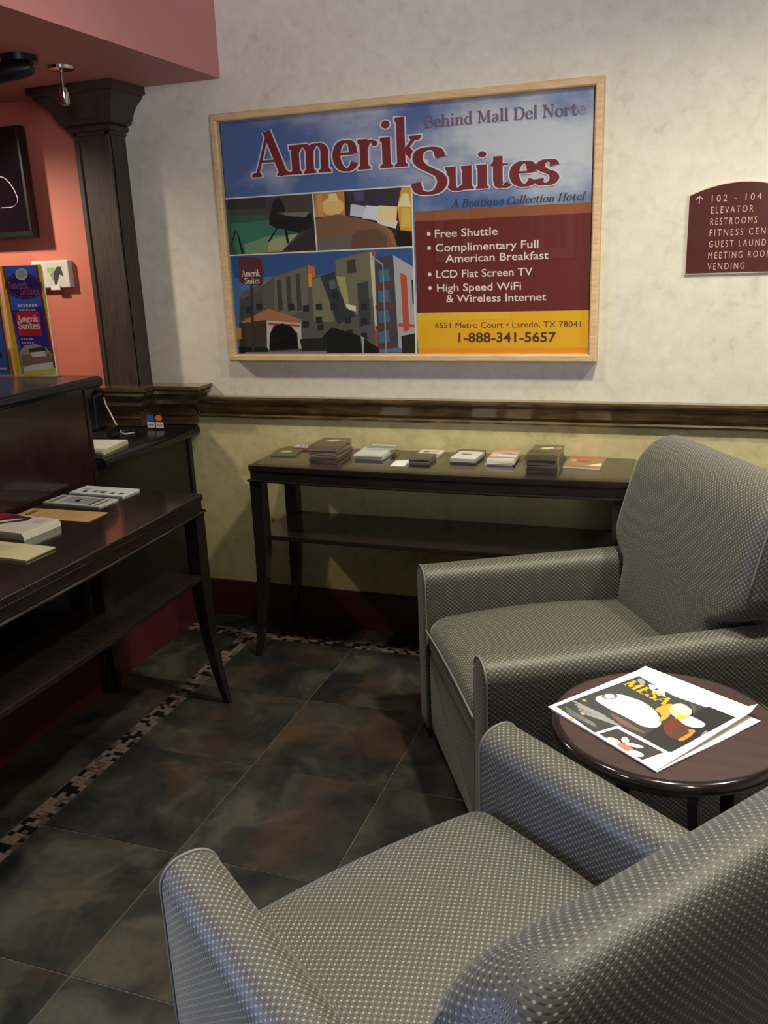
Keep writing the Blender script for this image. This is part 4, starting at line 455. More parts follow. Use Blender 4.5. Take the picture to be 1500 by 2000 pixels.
for c in cand:
    if id(c) in keep:
        o = bpy.data.objects.new('mosaic_tile', mos(c[2], c[3], c[4])); C.objects.link(o); o.parent = floor; o.location = (c[0], c[1], 0)
    else: rest.box((c[0]+.0008, c[1]+.0008, -0.008), (c[0]+c[2]-.0008, c[1]+c[3]-.0008, 0.0004), (MOSD, MOSL, MOSM).index(c[4]))
o = rest.build('mosaic_border', [MOSD, MOSL, MOSM], floor); tag(o, kind='stuff')

# baseboard, chair rail, raised moulding behind the desk, column
b = MB(); b.box((-0.76, -0.014, 0), (XR, 0, 0.155)); b.box((-0.76, -0.01, 0.155), (XR, 0, 0.16)); structure('baseboard_back', b, REDBASE)
rail = [(0, .872), (.018, .872), (.021, .880), (.016, .886), (.012, .889), (.012, .893), (.022, .898), (.028, .915), (.034, .932), (.031, .938), (.031, .941), (.044, .945), (.047, .953), (.045, .961), (0, .961)]
v, f = sweep([(-0.70, 0), (XR, 0)], rail); b = MB(); b.add(v, f); s = structure('trim_1', b, TRIM); tag(s, 'dark walnut chair rail running along the cream wall')
cap = [(0, .841), (.004, .841), (.004, .875), (.012, .882), (.012, .892), (.006, .898), (.006, .908), (.02, .914), (.034, .930), (.040, .945), (.040, .952), (.052, .958), (.07, .975), (.076, .988), (.072, .992), (.084, .996), (.086, 1.01), (0, 1.01)]
v, f = sweep([(-2.2, -.02), (-1.10, -.02), (-1.10, -.09), (-0.93, -.09), (-0.93, -.02), (-0.722, -.02), (-0.722, 0.01)], cap)
v = [(x, y, z if y > -.2 and x > -.9 else z) for x, y, z in v]
b = MB(); b.add(v, f); s = structure('trim_2', b, TRIM); tag(s, 'stepped walnut moulding on the wall above the low counter')
# column: shaft with edge strips, flared capital
col = empty('column', (-1.0, 0, 0)); tag(col, 'dark walnut square column with flared capital behind the reception desk', 'column', kind='structure')
b = MB(); b.box((-.078, -.1, .95), (.082, 0, 1.97)); b.box((-.078, -.106, .95), (-.058, -.09, 1.97)); b.box((.062, -.106, .95), (.082, -.09, 1.97)); b.build('shaft', COLM, col, bevel=.002)
capital = [(0, 1.955), (.006, 1.957), (.006, 1.968), (.016, 1.972), (.020, 1.985), (.014, 1.99), (.034, 1.995), (.038, 2.008), (.042, 2.012), (.048, 2.03), (.062, 2.055), (.086, 2.078), (.092, 2.082), (.092, 2.09), (.108, 2.096), (.108, 2.122), (0, 2.122)]
v, f = sweep([(-.078, 0), (-.078, -.1), (.082, -.1), (.082, 0)], capital); b = MB(); b.add(v, f); b.build('capital', COLM, col)

# ceiling lights (they light the room) and pictures on the wall behind the camera
DISC = emis('lamp_lens', (1, .93, .8), 6)
def can(x, y, z, label, r=0.075):
    t = empty('recessed_light', (x, y, z), 0, label, 'light', 'recessed ceiling lights')
    b = MB(); b.lathe([(r*.8, 0.0), (r*.8, -.004), (r, -.006), (r*1.12, -.004), (r*1.12, 0)]); b.build('trim_ring', CHROME, t, True)
    b = MB(); b.lathe([(0.0001, -.002), (r*.8, -.002)]); b.build('lens', DISC, t)
for k, (x, y, e, a, c) in enumerate(CANS):
    t = can(x, y, ZC, ['round recessed ceiling light above the armchair by the wall', 'round recessed ceiling light in front of the poster', 'round recessed ceiling light nearest the right wall', 'round recessed ceiling light above the foreground armchair', 'round recessed ceiling light behind the side table', 'round recessed ceiling light at the rear wall, right of the other', 'round recessed ceiling light at the rear wall, left of the other'][k])
can(-1.75, -.70, 2.122, 'round recessed light under the rose soffit', 0.05)
for (x, lb) in ((-1.08, 'framed picture with cream mat on the far left of the rear wall'), (-0.1, 'framed picture with cream mat nearer the entrance on the rear wall')):
    t = empty('framed_picture', (x, YF+.001, 1.62), 0, lb, 'picture', 'framed pictures on the rear wall')
    b = MB()
    for q in (((-.2, 0, -.26), (-.175, .03, .26)), ((.175, 0, -.26), (.2, .03, .26)), ((-.175, 0, -.26), (.175, .03, -.235)), ((-.175, 0, .235), (.175, .03, .26))): b.box(*q)
    b.build('frame', BLACK, t, bevel=.003)
    b = MB(); b.box((-.175, 0, -.235), (.175, .012, .235)); b.build('mat_board', mat('mat_board', (220, 206, 180), .8), t)
    b = MB(); b.box((-.1, .011, -.14), (.1, .014, .14)); b.build('print', mat('sepia_print', (96, 76, 70), .7, rgb2=(150, 130, 120), nscale=14), t)

# ================================================================ reception desk
desk = empty('reception_desk', (-0.9, -1.4, 0)); tag(desk, 'dark mahogany two level reception desk with black stone tops', 'desk')
def D(b): b.v = [(x+.9, y+1.4, z) for x, y, z in b.v]; return b
YH = -0.64                                   # where the tall counter ends
b = MB(); b.box((-1.02, -2.5, .16), (-.76, YH, 1.082)); D(b).build('tall_body', WOODM, desk, bevel=.004)
b = MB(); b.box((-.768, YH-.012, .16), (-.755, YH+.006, 1.082)); D(b).build('corner_post', WOODM, desk, bevel=.004)
b = MB(); b.box((-1.45, YH+.001, .16), (-.765, -.002, .792)); b.box((-.80, -.03, .16), (-.757, -.002, .792)); D(b).build('low_body', mat('black_panel', (24, 22, 20), .3, coat=.2), desk, bevel=.004)
b = MB(); b.box((-1.45, -2.5, 0), (-.752, -.016, .16)); D(b).build('kick_board', REDBASE, desk)
def bull(x0, x1, y0, y1, z0, z1):
    r = (z1-z0)/2; P = [(x1-.0-r+r*math.cos(a), (z0+z1)/2+r*math.sin(a)) for a in [(-.5+i/10)*PI for i in range(11)]]+[(x0, z1), (x0, z0)]
    vs = [(x, y0, z) for x, z in P]+[(x, y1, z) for x, z in P]; n = len(P); m = MB(); m.add(vs, [tuple(range(n)), tuple(range(2*n-1, n-1, -1))]+[(i, (i+1) % n, n+(i+1) % n, n+i) for i in range(n)]); return m
o = D(bull(-1.16, -.712, -2.52, -.60, 1.083, 1.122)).build('raised_countertop', GRANITE, desk, smooth=True, angle=50)
o = D(bull(-1.45, -.712, YH+.002, -.003, .793, .838)).build('lower_countertop', GRANITE, desk, smooth=True, angle=50)

# ================================================================ console tables
def console(name, x0, x1, y0, y1, label, axis='x'):
    """local frame: long side along +X (0..L), front edge at y=0, back at y=W"""
    L_, W_ = x1-x0, y1-y0
    t = empty(name, (0, 0, 0), 0, label, 'table', 'dark console tables with a lower shelf')
    bow = lambda s, k: -k*(1-(2*s-1)**2)
    def outline(i, k, w=W_): return [(i+(L_-2*i)*s/16, i+bow(s/16, k)) for s in range(17)]+[(L_-i, w-i), (i, w-i)]
    b = MB(); b.prism(outline(0, .02), .738, .76); b.build('top', WOOD, t, bevel=.003, seg=2)
    b = MB(); b.prism(outline(.004, .02), .700, .738); b.build('apron', WOOD, t, bevel=.002)
    b = MB(); v, f = sweep([(p[0], p[1]) for p in outline(-.001, .02)], [(.0, .698), (.004, .698), (.005, .702), (.003, .706), (0, .706)], closed=True); b.add(v, f); b.build('bead', WOOD, t)
    b = MB(); b.prism(outline(.006, .014), .474, .492); b.build('shelf', WOOD, t, bevel=.003)
    for sx in (0, 1):
        for sy in (0, 1):
            b = MB(); rings = []
            for k in range(13):
                z = .70*(1-k/12); wd = .05 if z > .47 else .022+.028*(z/.47)**.8; q = 0 if z > .47 else .024*(1-z/.47)**2.2
                ox = -q if sx == 0 else L_+q; oy = (0 if sy == 0 else W_)+(-q if sy == 0 else 0); a = ox if sx == 0 else ox-wd; c = oy if sy == 0 else oy-wd
                rings.append([(a, c, z), (a+wd, c, z), (a+wd, c+wd, z), (a, c+wd, z)])
            vs = [p for r in rings for p in r]; fs = [(0, 1, 2, 3), (48, 51, 50, 49)]
            for i in range(12):
                for j in range(4): fs.append((i*4+j, i*4+4+j, i*4+4+(j+1) % 4, i*4+(j+1) % 4))
            b.add(vs, fs); b.build('leg', WOOD, t, bevel=.003)
            b = MB(); zx = -.024 if sx == 0 else L_+.024-.022; zy = -.024 if sy == 0 else W_-.022
            b.lathe([(.0001, 0), (.009, 0), (.009, .003), (.0001, .003)], zx+.011, zy+.011, 12); b.build('foot_glide', CHROME, t)
    return t
tb = console('console_table', -.322, 1.034, 0, .335, 'dark wood console table with lower shelf standing under the poster'); tb.location = (-.322, -.338, 0)
tl = console('console_table', 0, 1.38, 0, .455, 'dark wood console table with lower shelf in front of the reception desk'); tl.location = (-.28, -2.114, 0); tl.rotation_euler = (0, 0, PI/2)

# ================================================================ armchairs
CW, CH, AW, CDp = .766, .566, .102, .81
def ring_from(P2, f): return [f(p) for p in P2]
def slab_loft(P, a0, a1, r, f, steps=5, mids=6):
    """closed 2D profile P extruded from a0 to a1 with rounded ends; f(p, a) -> 3D"""
    st = []
    for i in range(steps+1): t = i/steps*PI/2; st.append((a0+r*(1-math.sin(t)), r*(1-math.cos(t))))
    st = sorted(st); lo = [(a0+r*(1-math.cos(t)), r*(1-math.sin(t))) for t in [i/steps*PI/2 for i in range(steps+1)]]
    hi = [(a1-(a-a0), d) for a, d in reversed(lo)]; md = [(a0+r+(a1-a0-2*r)*k/mids, 0) for k in range(1, mids)]
    rings = [[(p if d == 0 else p) and f(q, a) for q in inset(P, d)] for a, d in lo+md+hi for p in (1,)]
    return loft(rings)
def armchair(loc, ang, label):
    t = empty('armchair', (loc[0], loc[1], 0), ang-PI/2, label, 'armchair', 'grey dotted lounge armchairs')
    hw = CW/2; inn = hw-AW
    # arms: outer face straight to the floor, rounded top, piped front panel
    for s in (-1, 1):
        P = fine(rrect(-AW/2, AW/2, .035, CH, [.008, .008, .046, .046], 7), .06)
        me = slab_loft(P, 0, CDp-.04, .012, lambda p, a: (s*(hw-AW/2)+p[0], a, p[1]))
        arm = link('arm', me, FABRIC, t)
        Q = inset(rrect(-AW/2, AW/2, .035, CH, [.008, .008, .046, .046], 7), .001)
        top = [q for q in Q]; b = MB(); b.tube([(s*(hw-AW/2)+x, .004, z) for x, z in top+[top[0]]], .0035, 6); b.build('piping', PIPING, arm, True)
    # front panel and base
    P = fine(rrect(-inn-.002, inn+.002, .035, .30, .008, 3), .08)
    me = slab_loft(P, .012, .68, .01, lambda p, a: (p[0], a, p[1])); link('base', me, FABRIC, t)
    # seat cushion: crowned top, soft front roll
    rings = []; n = 22; W2 = inn-.002
    for i in range(n+1):
        u = -1+2*i/n; x = W2*u; e = max(0, abs(u)-.86)/.14; sh = .034*(1-math.sqrt(max(0, 1-e*e))); cr_ = .016*(1-u*u)
        zt = .425+cr_-sh*.9; pr = []
        pr += [(.10+.44*k/6, .292) for k in range(7)]                                        # underside, to the back
        pr += [(.60, .30), (.64, .34), (.64, .40), (.62, .425+cr_*.3-sh)]
        pr += [(.58-.5*k/8, zt+.012*math.sin(PI*(k/8))) for k in range(9)]                      # top to the front
        for k in range(1, 6): a = k/6*PI/2; pr.append((.08-.072*math.sin(a)+e*.01, zt-.045*(1-math.cos(a))))
        pr += [(.004+e*.01, zt-.06), (.004+e*.01, zt-.09), (.008+e*.01, .31), (.03, .294)]
        rings.append([(x, y, z) for y, z in pr])
    seat = link('seat_cushion', loft(rings), FABRIC, t)
    b = MB(); pts = [(x, .002, .375+.012*(1-(x/W2)**2)) for x in [W2*(-1+2*k/20) for k in range(21)]]; b.tube(pts, .0035, 6)
    b.build('piping', PIPING, seat, True)
    # back: T-shaped cushion that swells over the arms, leaning backwards, rounded top
    rings = []
    HT = .925
    zs = [.36, .42, .48, .535, .565, .585, .605, .63, .66, .70, .75, .80, .84, .87, .89, .903, .912, .919, .923, .925]
    for z in zs:
        if z < .56: w2 = inn-.004
        elif z < .63: q = (z-.56)/.07; w2 = (inn-.004)+(hw-.006-inn)*math.sin(q*PI/2)
        else: w2 = hw-.010-.012*((z-.63)/.29)
        yf = .600+.115*max(0, (z-.42))/.5-.018*math.sin(PI*min(1, max(0, (z-.42)/.5))); yb = .790+.05*max(0, (z-.42))/.5
        if z > .84: q = min(1, (z-.84)/.085); k = 1-math.sqrt(max(0, 1-q*q)); m = (yf+yb)/2+.015; yf = yf+(m-yf)*k*.93; yb = yb+(m-yb)*k*.93; w2 -= .075*k
        if z < .40: yf += .01
        P = ring(-w2, w2, yf, yb, [min(.055, (yb-yf)*.48)]*2+[min(.03, (yb-yf)*.48)]*2)
        rings.append([(x, y, z) for x, y in P])
    bk = link('backrest', loft(rings), FABRIC, t)
    for s in (-1, 1):
        pts = []
        for z in [.66, .70, .74, .78, .82, .85]:
            w2 = hw-.010-.016*((z-.63)/.29); yf = .600+.115*(z-.42)/.5-.018*math.sin(PI*min(1, (z-.42)/.5))+.022
            if z > .84: q = (z-.84)/.085; w2 -= .075*(1-math.sqrt(1-q*q)); yf += .02*q
            pts.append((s*(w2-.008), yf, z))
        b = MB(); b.tube(pts, .0028, 6); b.build('seam', PIPING, bk, True)
    # lower rear panel and feet
    P = fine(rrect(-inn-.002, inn+.002, .035, .50, .01, 3), .08)
    link('rear_panel', slab_loft(P, .68, CDp-.03, .01, lambda p, a: (p[0], a, p[1])), FABRIC, t)
    for sx in (-1, 1):
        for y in (.06, CDp-.1):
            b = MB(); b.lathe([(.0001, 0), (.018, 0), (.024, .036), (.0001, .036)], sx*(hw-.06), y, 14); b.build('foot', THREAD, t, True, angle=40)
    return t
armchair((.611, -1.014), .504, 'grey dotted armchair facing left in front of the console table')
armchair((.677, -1.849), -.645, 'grey dotted armchair in the foreground, seen from behind its back')

# ================================================================ round side table
st = empty('side_table', (1.199, -1.411, 0), 0, 'round brown side table with black rim between the two armchairs', 'table')
b = MB(); b.lathe([(.0001, .527), (.222, .527)], n=64); b.build('table_top', ROUNDTOP, st)
b = MB(); b.lathe([(.222, .527), (.230, .526), (.238, .521), (.241, .513), (.239, .505), (.231, .499), (.20, .495), (.0001, .495)], n=64); b.build('rim', RIM, st, True, angle=70)
b = MB(); b.lathe([(.17, .495), (.17, .455), (.16, .455), (.16, .495)], n=40); b.build('apron', RIM, st, True, angle=40)
for k in range(4):
    a = PI/4+k*PI/2+.3; b = MB()
    vs = []; 
    for z, r, wd in ((.495, .145, .032), (.25, .15, .026), (0, .175, .02)):
        c = Vector((math.cos(a)*r, math.sin(a)*r, z)); u = Vector((math.cos(a), math.sin(a), 0))*wd/2; v_ = Vector((-math.sin(a), math.cos(a), 0))*wd/2
        vs += [c-u-v_, c+u-v_, c+u+v_, c-u+v_]
    fs = [(3, 2, 1, 0), (8, 9, 10, 11)]
    for i in range(2):
        for j in range(4): fs.append((i*4+j, i*4+(j+1) % 4, i*4+4+(j+1) % 4, i*4+4+j))
    b.add(vs, fs); b.build('leg', RIM, st, bevel=.002)
# folded newspaper
nw = empty('newspaper', (.953, -1.425, .5275), math.atan2(-.63594, .77174), 'folded newspaper with a food and drinks cover on the round side table', 'newspaper')
def sheet(name, cs, z, th, lift, mt, n=14, parent=nw):
    vs = []; A_, B_, C_, D_ = [Vector(c) for c in cs]
    for k in (0, 1):
        for i in range(n+1):
            for j in range(n+1):
                u, v = i/n, j/n; p = (A_*(1-u)+B_*u)*(1-v)+(D_*(1-u)+C_*u)*v; vs.append((p.x, p.y, z+lift(u, v)+(th if k else 0)))
    N_ = (n+1)**2; fs = []
    for i in range(n):
        for j in range(n): a = i*(n+1)+j; fs += [(a, a+1, a+n+2, a+n+1), (N_+a, N_+a+n+1, N_+a+n+2, N_+a+1)]
    ed = [i*(n+1) for i in range(n+1)]+[n*(n+1)+j for j in range(1, n+1)]+[i*(n+1)+n for i in range(n-1, -1, -1)]+[j for j in range(n-1, 0, -1)]
    for i in range(len(ed)): a, c = ed[i], ed[(i+1) % len(ed)]; fs.append((a, c, N_+c, N_+a))
    m = MB(); m.add(vs, fs); return m.build(name, mt, parent, True, angle=60)
NEWS = mat('newsprint', (238, 236, 232), .55)
sheet('inner_pages', [(.01, 0), (.304, .002), (.296, .316), (.005, .300)], .0, .002, lambda u, v: .001*math.sin(v*8), NEWS)
sheet('cover_sheet', [(0, 0), (.302, 0), (.275, .332), (-.011, .31)], .0025, .0016, lambda u, v: .010*max(0, (v-.93)/.07)**1.5*(.3+.7*u)+.014*max(0, (u-.965)/.035)*v, NEWS)
NP = ART['news']; 
art('cover_print', NP, nw, INK, .00001, base=.0042)
def rot_polys(P, x, y, a): return [[c, [(x+u*math.cos(a)-v*math.sin(a), y+u*math.sin(a)+v*math.cos(a)) for u, v in p]] for c, p in P]
G['E'] = (.62, [('l', [(.16, 0), (.16, 1)]), ('l', [(.16, .97), (.54, .97)], 1.4), ('l', [(.16, .52), (.44, .52)]), ('l', [(.16, .03), (.56, .03)], 1.4), ('s', .16, 0, .14, 1), ('s', .16, 1, .14, -1)])
art('title_lettering', rot_polys(serif_polys('MESA', (214, 178, 48), 0, .124, 0, .034, .2, .07), .018, .204, 0), nw, INK, .000005, base=.0048)
G['1'] = (.5, [('l', [(.25, 0), (.25, 1)]), ('s', .25, 0, .14, 1)])

# ================================================================ leaflets, magazines and cards
def booklet(name, w_, d_, h_, cover, edge, parent=None, curl=0.0):
    """one thin booklet, origin at the centre of its underside; cover colour on top, paper at the edges"""
    vs = []; n = 8
    for k in (0, 1):
        for i in range(n+1):
            for j in (0, 1):
                x = -w_/2+w_*i/n; vs.append((x, (-d_/2, d_/2)[j], (h_ if k else 0)+curl*(max(0, abs(2*i/n-1)-.5)*2)**2*(1 if k else .9)))
    N_ = 2*(n+1); fs = []; cl = []
    for i in range(n):
        a = 2*i; fs += [(a, a+1, a+3, a+2), (N_+a, N_+a+2, N_+a+3, N_+a+1), (a, a+2, N_+a+2, N_+a), (a+1, N_+a+1, N_+a+3, a+3)]; cl += [cover, cover, edge, edge]
    fs += [(0, N_, N_+1, 1), (2*n, 2*n+1, N_+2*n+1, N_+2*n)]; cl += [edge, edge]
    me = mesh(vs, fs, False, name); ca = me.color_attributes.new('Col', 'FLOAT_COLOR', 'CORNER')
    for p, c in zip(me.polygons, cl):
        for li in p.loop_indices: ca.data[li].color = (*lin(c), 1)
    return link(name, me, INKG, parent)
def R4(x0, y0, x1, y1): return [(x0, y0), (x1, y0), (x1, y1), (x0, y1)]
def stack(name, cat, group, x, y, z, w_, d_, h_, n, cover, edge, toplabel, lowlabel, prints=(), rz=0.0, jig=.004, rj=.04):
    for k in range(n):
        last = k == n-1; o = booklet(name, w_, d_, h_*.96, cover if last else tuple(c*.8 for c in cover), edge)
        o.location = (x+random.uniform(-jig, jig)*(n > 1), y+random.uniform(-jig, jig)*(n > 1), z+k*h_); o.rotation_euler = (0, 0, rz+random.uniform(-rj, rj)*(n > 1))
        tag(o, toplabel if last else ('second', 'third', 'fourth', 'fifth')[n-2-k]+' '+lowlabel, cat, group if n > 1 else None)
        if last and prints: art('cover_print', prints, o, INKG, .00005, base=h_*.96)
    return o
Z = .7605
# on the table under the poster, from left to right
stack('booklet', 'booklet', None, -.262, -.125, Z, .098, .105, .007, 1, (52, 70, 52), (120, 124, 110), 'dark green booklet with a yellow label on the console table', '', [((196, 196, 120), [(x*.022, -.005+y*.014) for x, y in circ(0, 0, 1)])], rz=.12)
stack('leaflet', 'leaflet', None, -.215, -.038, Z, .10, .055, .01, 1, (176, 184, 206), (150, 90, 80), 'pale blue leaflet lying behind the dark green booklet', '', [((70, 80, 120), R4(-.03+k*.018, -.012, -.022+k*.018, .006)) for k in range(4)], rz=.03)
brown = [((150, 145, 120), [(-.03, .02), (-.005, .045), (.02, .05), (.03, .03), (.01, .01), (-.015, .005)]), ((214, 210, 190), [(-.025, .03), (-.015, .04), (.0, .044), (.012, .05), (.024, .044), (.02, .036), (.026, .03), (.012, .025), (.004, .014), (-.01, .02)]), ((120, 104, 60), R4(-.05, -.07, .05, -.06)), ((150, 130, 84), R4(.03, .02, .05, .05))]
stack('brochure', 'brochure', 'brown brochures in the tall stack left of centre', -.09, -.10, Z, .114, .155, .0088, 5, (84, 74, 50), (128, 112, 106), 'top brown brochure of the tall stack near the left table end', 'brown brochure from the top of the tall stack near the left table end', brown)
stack('booklet', 'booklet', 'white booklets beside the tall brown stack', .092, -.105, Z, .112, .15, .006, 3, (206, 208, 206), (214, 214, 208), 'top white booklet of the stack right of the tall brown stack', 'white booklet from the top of the stack beside the tall brown stack', [((176, 180, 184), R4(-.04, -.055, .045, -.05)), ((190, 194, 196), R4(-.03, -.01, .03, .05))], rz=.0)
stack('booklet', 'booklet', None, .105, -.052, Z+.0185, .112, .075, .006, 1, (124, 132, 122), (190, 192, 186), 'grey green booklet lying across the back of the white stack', '', [((206, 208, 196), R4(-.05, .005, .05, .03))], rz=.02, jig=0)
o = MB(); o.add([(-.028, -.03, 0), (.026, -.032, 0), (.028, .03, 0), (-.024, .034, 0), (-.028, -.03, .001), (.026, -.032, .004), (.028, .03, .012), (-.024, .034, .006)], [(0, 3, 2, 1), (4, 5, 6, 7), (0, 1, 5, 4), (1, 2, 6, 5), (2, 3, 7, 6), (3, 0, 4, 7)])
tag(o.build('folded_paper', PAPER, None, bevel=.0004, loc=(.232, -.235, Z), rot=(0, 0, .05)), 'small folded white paper near the front edge of the table', 'paper')
stack('card', 'card', 'small dark cards in the low stack', .29, -.158, Z, .088, .085, .006, 3, (58, 50, 52), (110, 104, 104), 'top dark card of the small stack behind the folded paper', 'dark card from the top of the small stack behind the folded paper', [((110, 96, 96), R4(-.03, .01, .03, .02)), ((90, 84, 92), R4(-.036, -.03, .03, -.022))])
stack('leaflet', 'leaflet', None, .295, -.06, Z, .09, .10, .008, 1, (216, 214, 206), (200, 196, 180), 'white and orange leaflet behind the small dark cards', '', [((206, 110, 66), R4(-.0, -.048, .044, -.02)), ((120, 116, 112), R4(-.03, .0, -.005, .03)), ((190, 190, 184), R4(.0, .0, .03, .03))], rz=.0)
stack('booklet', 'booklet', 'white booklets in the middle of the table', .452, -.12, Z, .094, .12, .0062, 3, (214, 214, 208), (170, 168, 164), 'top white booklet with a grey label in the middle of the table', 'white booklet from the top of the stack in the middle of the table', [((84, 82, 76), R4(-.025, .005, .012, .022))], rz=-.04)
stack('booklet', 'booklet', None, .445, -.032, Z, .10, .045, .014, 1, (70, 68, 54), (90, 86, 80), 'dark olive booklet behind the white booklets in the middle', '', [((170, 168, 150), R4(-.03+k*.014, -.01, -.022+k*.014, .002)) for k in range(5)], rz=-.03)
stack('brochure', 'brochure', 'orange and white brochures right of the middle', .582, -.108, Z, .096, .16, .0052, 4, (196, 196, 196), (222, 216, 206), 'top brochure with orange bands right of the middle of the table', 'brochure from the top of the orange banded stack right of the middle', [((206, 112, 62), R4(-.048, -.055, .048, -.036)), ((214, 118, 60), R4(-.048, .055, .048, .08)), ((226, 222, 216), R4(-.02, -.03, .048, -.012)), ((120, 128, 140), [(-.02, .01), (.048, -.002), (.048, .014), (.01, .024)]), ((150, 160, 176), R4(-.048, .03, .048, .05))], rz=.02)
stack('brochure', 'brochure', 'brown brochures in the wrapped stack', .732, -.112, Z, .105, .165, .0088, 5, (84, 74, 50), (90, 84, 80), 'top brown brochure of the wrapped stack near the red magazine', 'brown brochure from the top of the wrapped stack near the red magazine', brown)
o = MB(); 
pts = [(-.06, -.092, 0), (.056, -.094, 0), (.056, -.05, 0), (-.06, -.03, 0), (-.058, -.091, .03), (-.01, -.093, .036), (.054, -.093, .034), (.055, -.06, .047), (.01, -.045, .051), (-.058, -.02, .049)]
o.add(pts, [(0, 1, 6, 5, 4), (1, 2, 7, 6), (0, 4, 9, 3), (4, 5, 8, 9), (5, 6, 7, 8)]); tag(o.build('plastic_bag', BAGM, None, loc=(.732, -.112, Z)), 'clear plastic wrapper torn open around the brown brochures', 'wrapper')
o = stack('magazine', 'magazine', None, .868, -.105, Z, .125, .165, .006, 1, (186, 66, 54), (200, 190, 180), 'red magazine with a food photo at the right end of the table', '', [((128, 116, 76), [(-.062, .045), (.062, .05), (.062, -.03), (.0, -.06), (-.062, -.06)]), ((196, 60, 44), [(x*.022-.005, y*.018-.005) for x, y in circ(0, 0, 1)]), ((214, 150, 110), R4(-.05, .0, -.03, .03)), ((224, 206, 160), [(.01, -.06), (.055, -.01), (.062, -.03), (.06, -.06)]), ((96, 110, 70), R4(-.06, -.075, .03, -.062)), ((90, 40, 30), R4(-.03, .005, .02, .012))], rz=-.04)
art('title_lettering', serif_polys('Laredo', (236, 226, 216), -.03, .04, .056, .018, .2, .1) if 'L' in G else [], o, INKG, .00005, base=.0064) if 'L' in G else None

# on the table before the desk, from the far end to the near end
def flat(name, cat, label, cx, cy, w_, d_, h_, rz, cover, edge, prints, z=Z): return stack(name, cat, None, cx, cy, z, w_, d_, h_, 1, cover, edge, label, '', prints, rz=rz)
flat('leaflet', 'leaflet', 'white leaflet with small dark drawings at the far end of the near table', -.620, -.788, .215, .092, .006, -.03, (226, 228, 232), (216, 216, 214), [((60, 62, 70), R4(-.07+k*.036+(.004*(k % 2)), -.028, -.052+k*.036, -.012)) for k in range(5)]+[((170, 174, 180), R4(-.085, .0, -.06, .02)), ((60, 60, 66), R4(-.03, -.01, .02, -.006))])
flat('leaflet', 'leaflet', 'pale grey leaflet with a round dark emblem beside the white leaflet', -.625, -.905, .225, .094, .004, -.05, (196, 198, 194), (206, 206, 200), [((150, 152, 152), R4(-.06, -.03, .07, .035)), ((30, 30, 34), [(x*.013-.005, y*.016) for x, y in circ(0, 0, 1)]), ((120, 122, 124), R4(-.1, -.04, -.08, .04)), ((44, 42, 44), R4(.06, -.035, .068, .04)), ((70, 60, 60), R4(.085, -.04, .092, .04)), ((214, 214, 210), R4(.0, -.004, .01, .006))])
flat('leaflet', 'leaflet', 'tan printed leaflet in front of the pale grey leaflet', -.590, -1.052, .275, .10, .0015, .03, (200, 162, 108), (190, 150, 100), [((110, 80, 56), R4(-.115+.0, -.03, -.106, .03)), ((96, 66, 48), R4(-.104, -.03, -.096, .03))]+[((186, 140, 88), R4(-.06+k*.022, -.036, -.055+k*.022, .036)) for k in range(7)])
stack('magazine', 'magazine', 'white magazines with a red cover band', -.625, -1.212, Z, .22, .145, .0075, 3, (214, 206, 196), (218, 214, 196), 'top magazine with red and plum cover band near the left picture edge', 'magazine from the top of the pile with the red banded cover', [((150, 30, 48), [(-.11, .072), (-.06, .072), (-.02, -.02), (-.045, -.072), (-.11, -.072)]), ((74, 36, 52), [(-.06, .072), (.02, .06), (.03, .03), (-.005, .0), (-.045, -.03), (-.075, -.06)]), ((222, 208, 200), [(-.045, -.02), (-.03, .0), (.005, .04), (-.005, .045), (-.05, .01)]), ((230, 170, 160), [(x*.016-.085, y*.02-.02) for x, y in circ(0, 0, 1)]), ((206, 196, 190), R4(.04, -.05, .1, -.045)), ((190, 184, 180), R4(.05, .02, .09, .05))], rz=-.06, jig=.003, rj=.02)
stack('pamphlet', 'pamphlet', 'cream pamphlets at the left picture edge', -.515, -1.378, Z, .26, .11, .003, 2, (208, 196, 160), (190, 180, 150), 'top cream pamphlet lying nearest the camera on the left table', 'cream pamphlet from the top of the pair nearest the camera on the left table', [((196, 184, 148), R4(-.05, -.03, .02, .03))], rz=-.04, jig=.003, rj=.01)
# ================================================================ poster
po = empty('poster', (.185, 0, 1.55), 0, 'large framed hotel advertising poster on the cream wall', 'poster')
PW, PH = .7045, .4475                          # outer half sizes
b = MB()
prof = [(0, 0), (0, .048), (.004, .052), (.022, .052), (.026, .048), (.028, .03), (.034, .03), (.034, 0)]
for nm_, pa in (('frame_side', [(-PW, -PH), (-PW, PH)]), ('frame_side', [(PW, PH), (PW, -PH)]), ('frame_rail', [(-PW, PH), (PW, PH)]), ('frame_rail', [(PW, -PH), (-PW, -PH)])):
    (ax, az), (bx, bz) = pa; d = Vector((bx-ax, bz-az)).normalized(); inn_ = Vector((d.y, -d.x)); vs = []
    for (px_, pz_), sg in ((pa[0], 1), (pa[1], -1)):
        for o_, h_ in prof: q = Vector((px_, pz_))+inn_*o_+d*o_*sg; vs.append((q.x, -h_, q.y))
    n = len(prof); fs = [(i, (i+1) % n, n+(i+1) % n, n+i) for i in range(n)]+[tuple(range(n)), tuple(range(2*n-1, n-1, -1))]
    m = MB(); m.add(vs, fs); m.build(nm_, PINE, po, bevel=.0008)
IW, IH = .680, .423
ROT = (PI/2, 0, 0)
sheet_ = link('cloud_print', mesh([(-IW, -IH, 0), (IW, -IH, 0), (IW, IH, 0), (-IW, IH, 0)], [(0, 1, 2, 3)]), sky_print(), po, (0, -.030, 0), ROT)
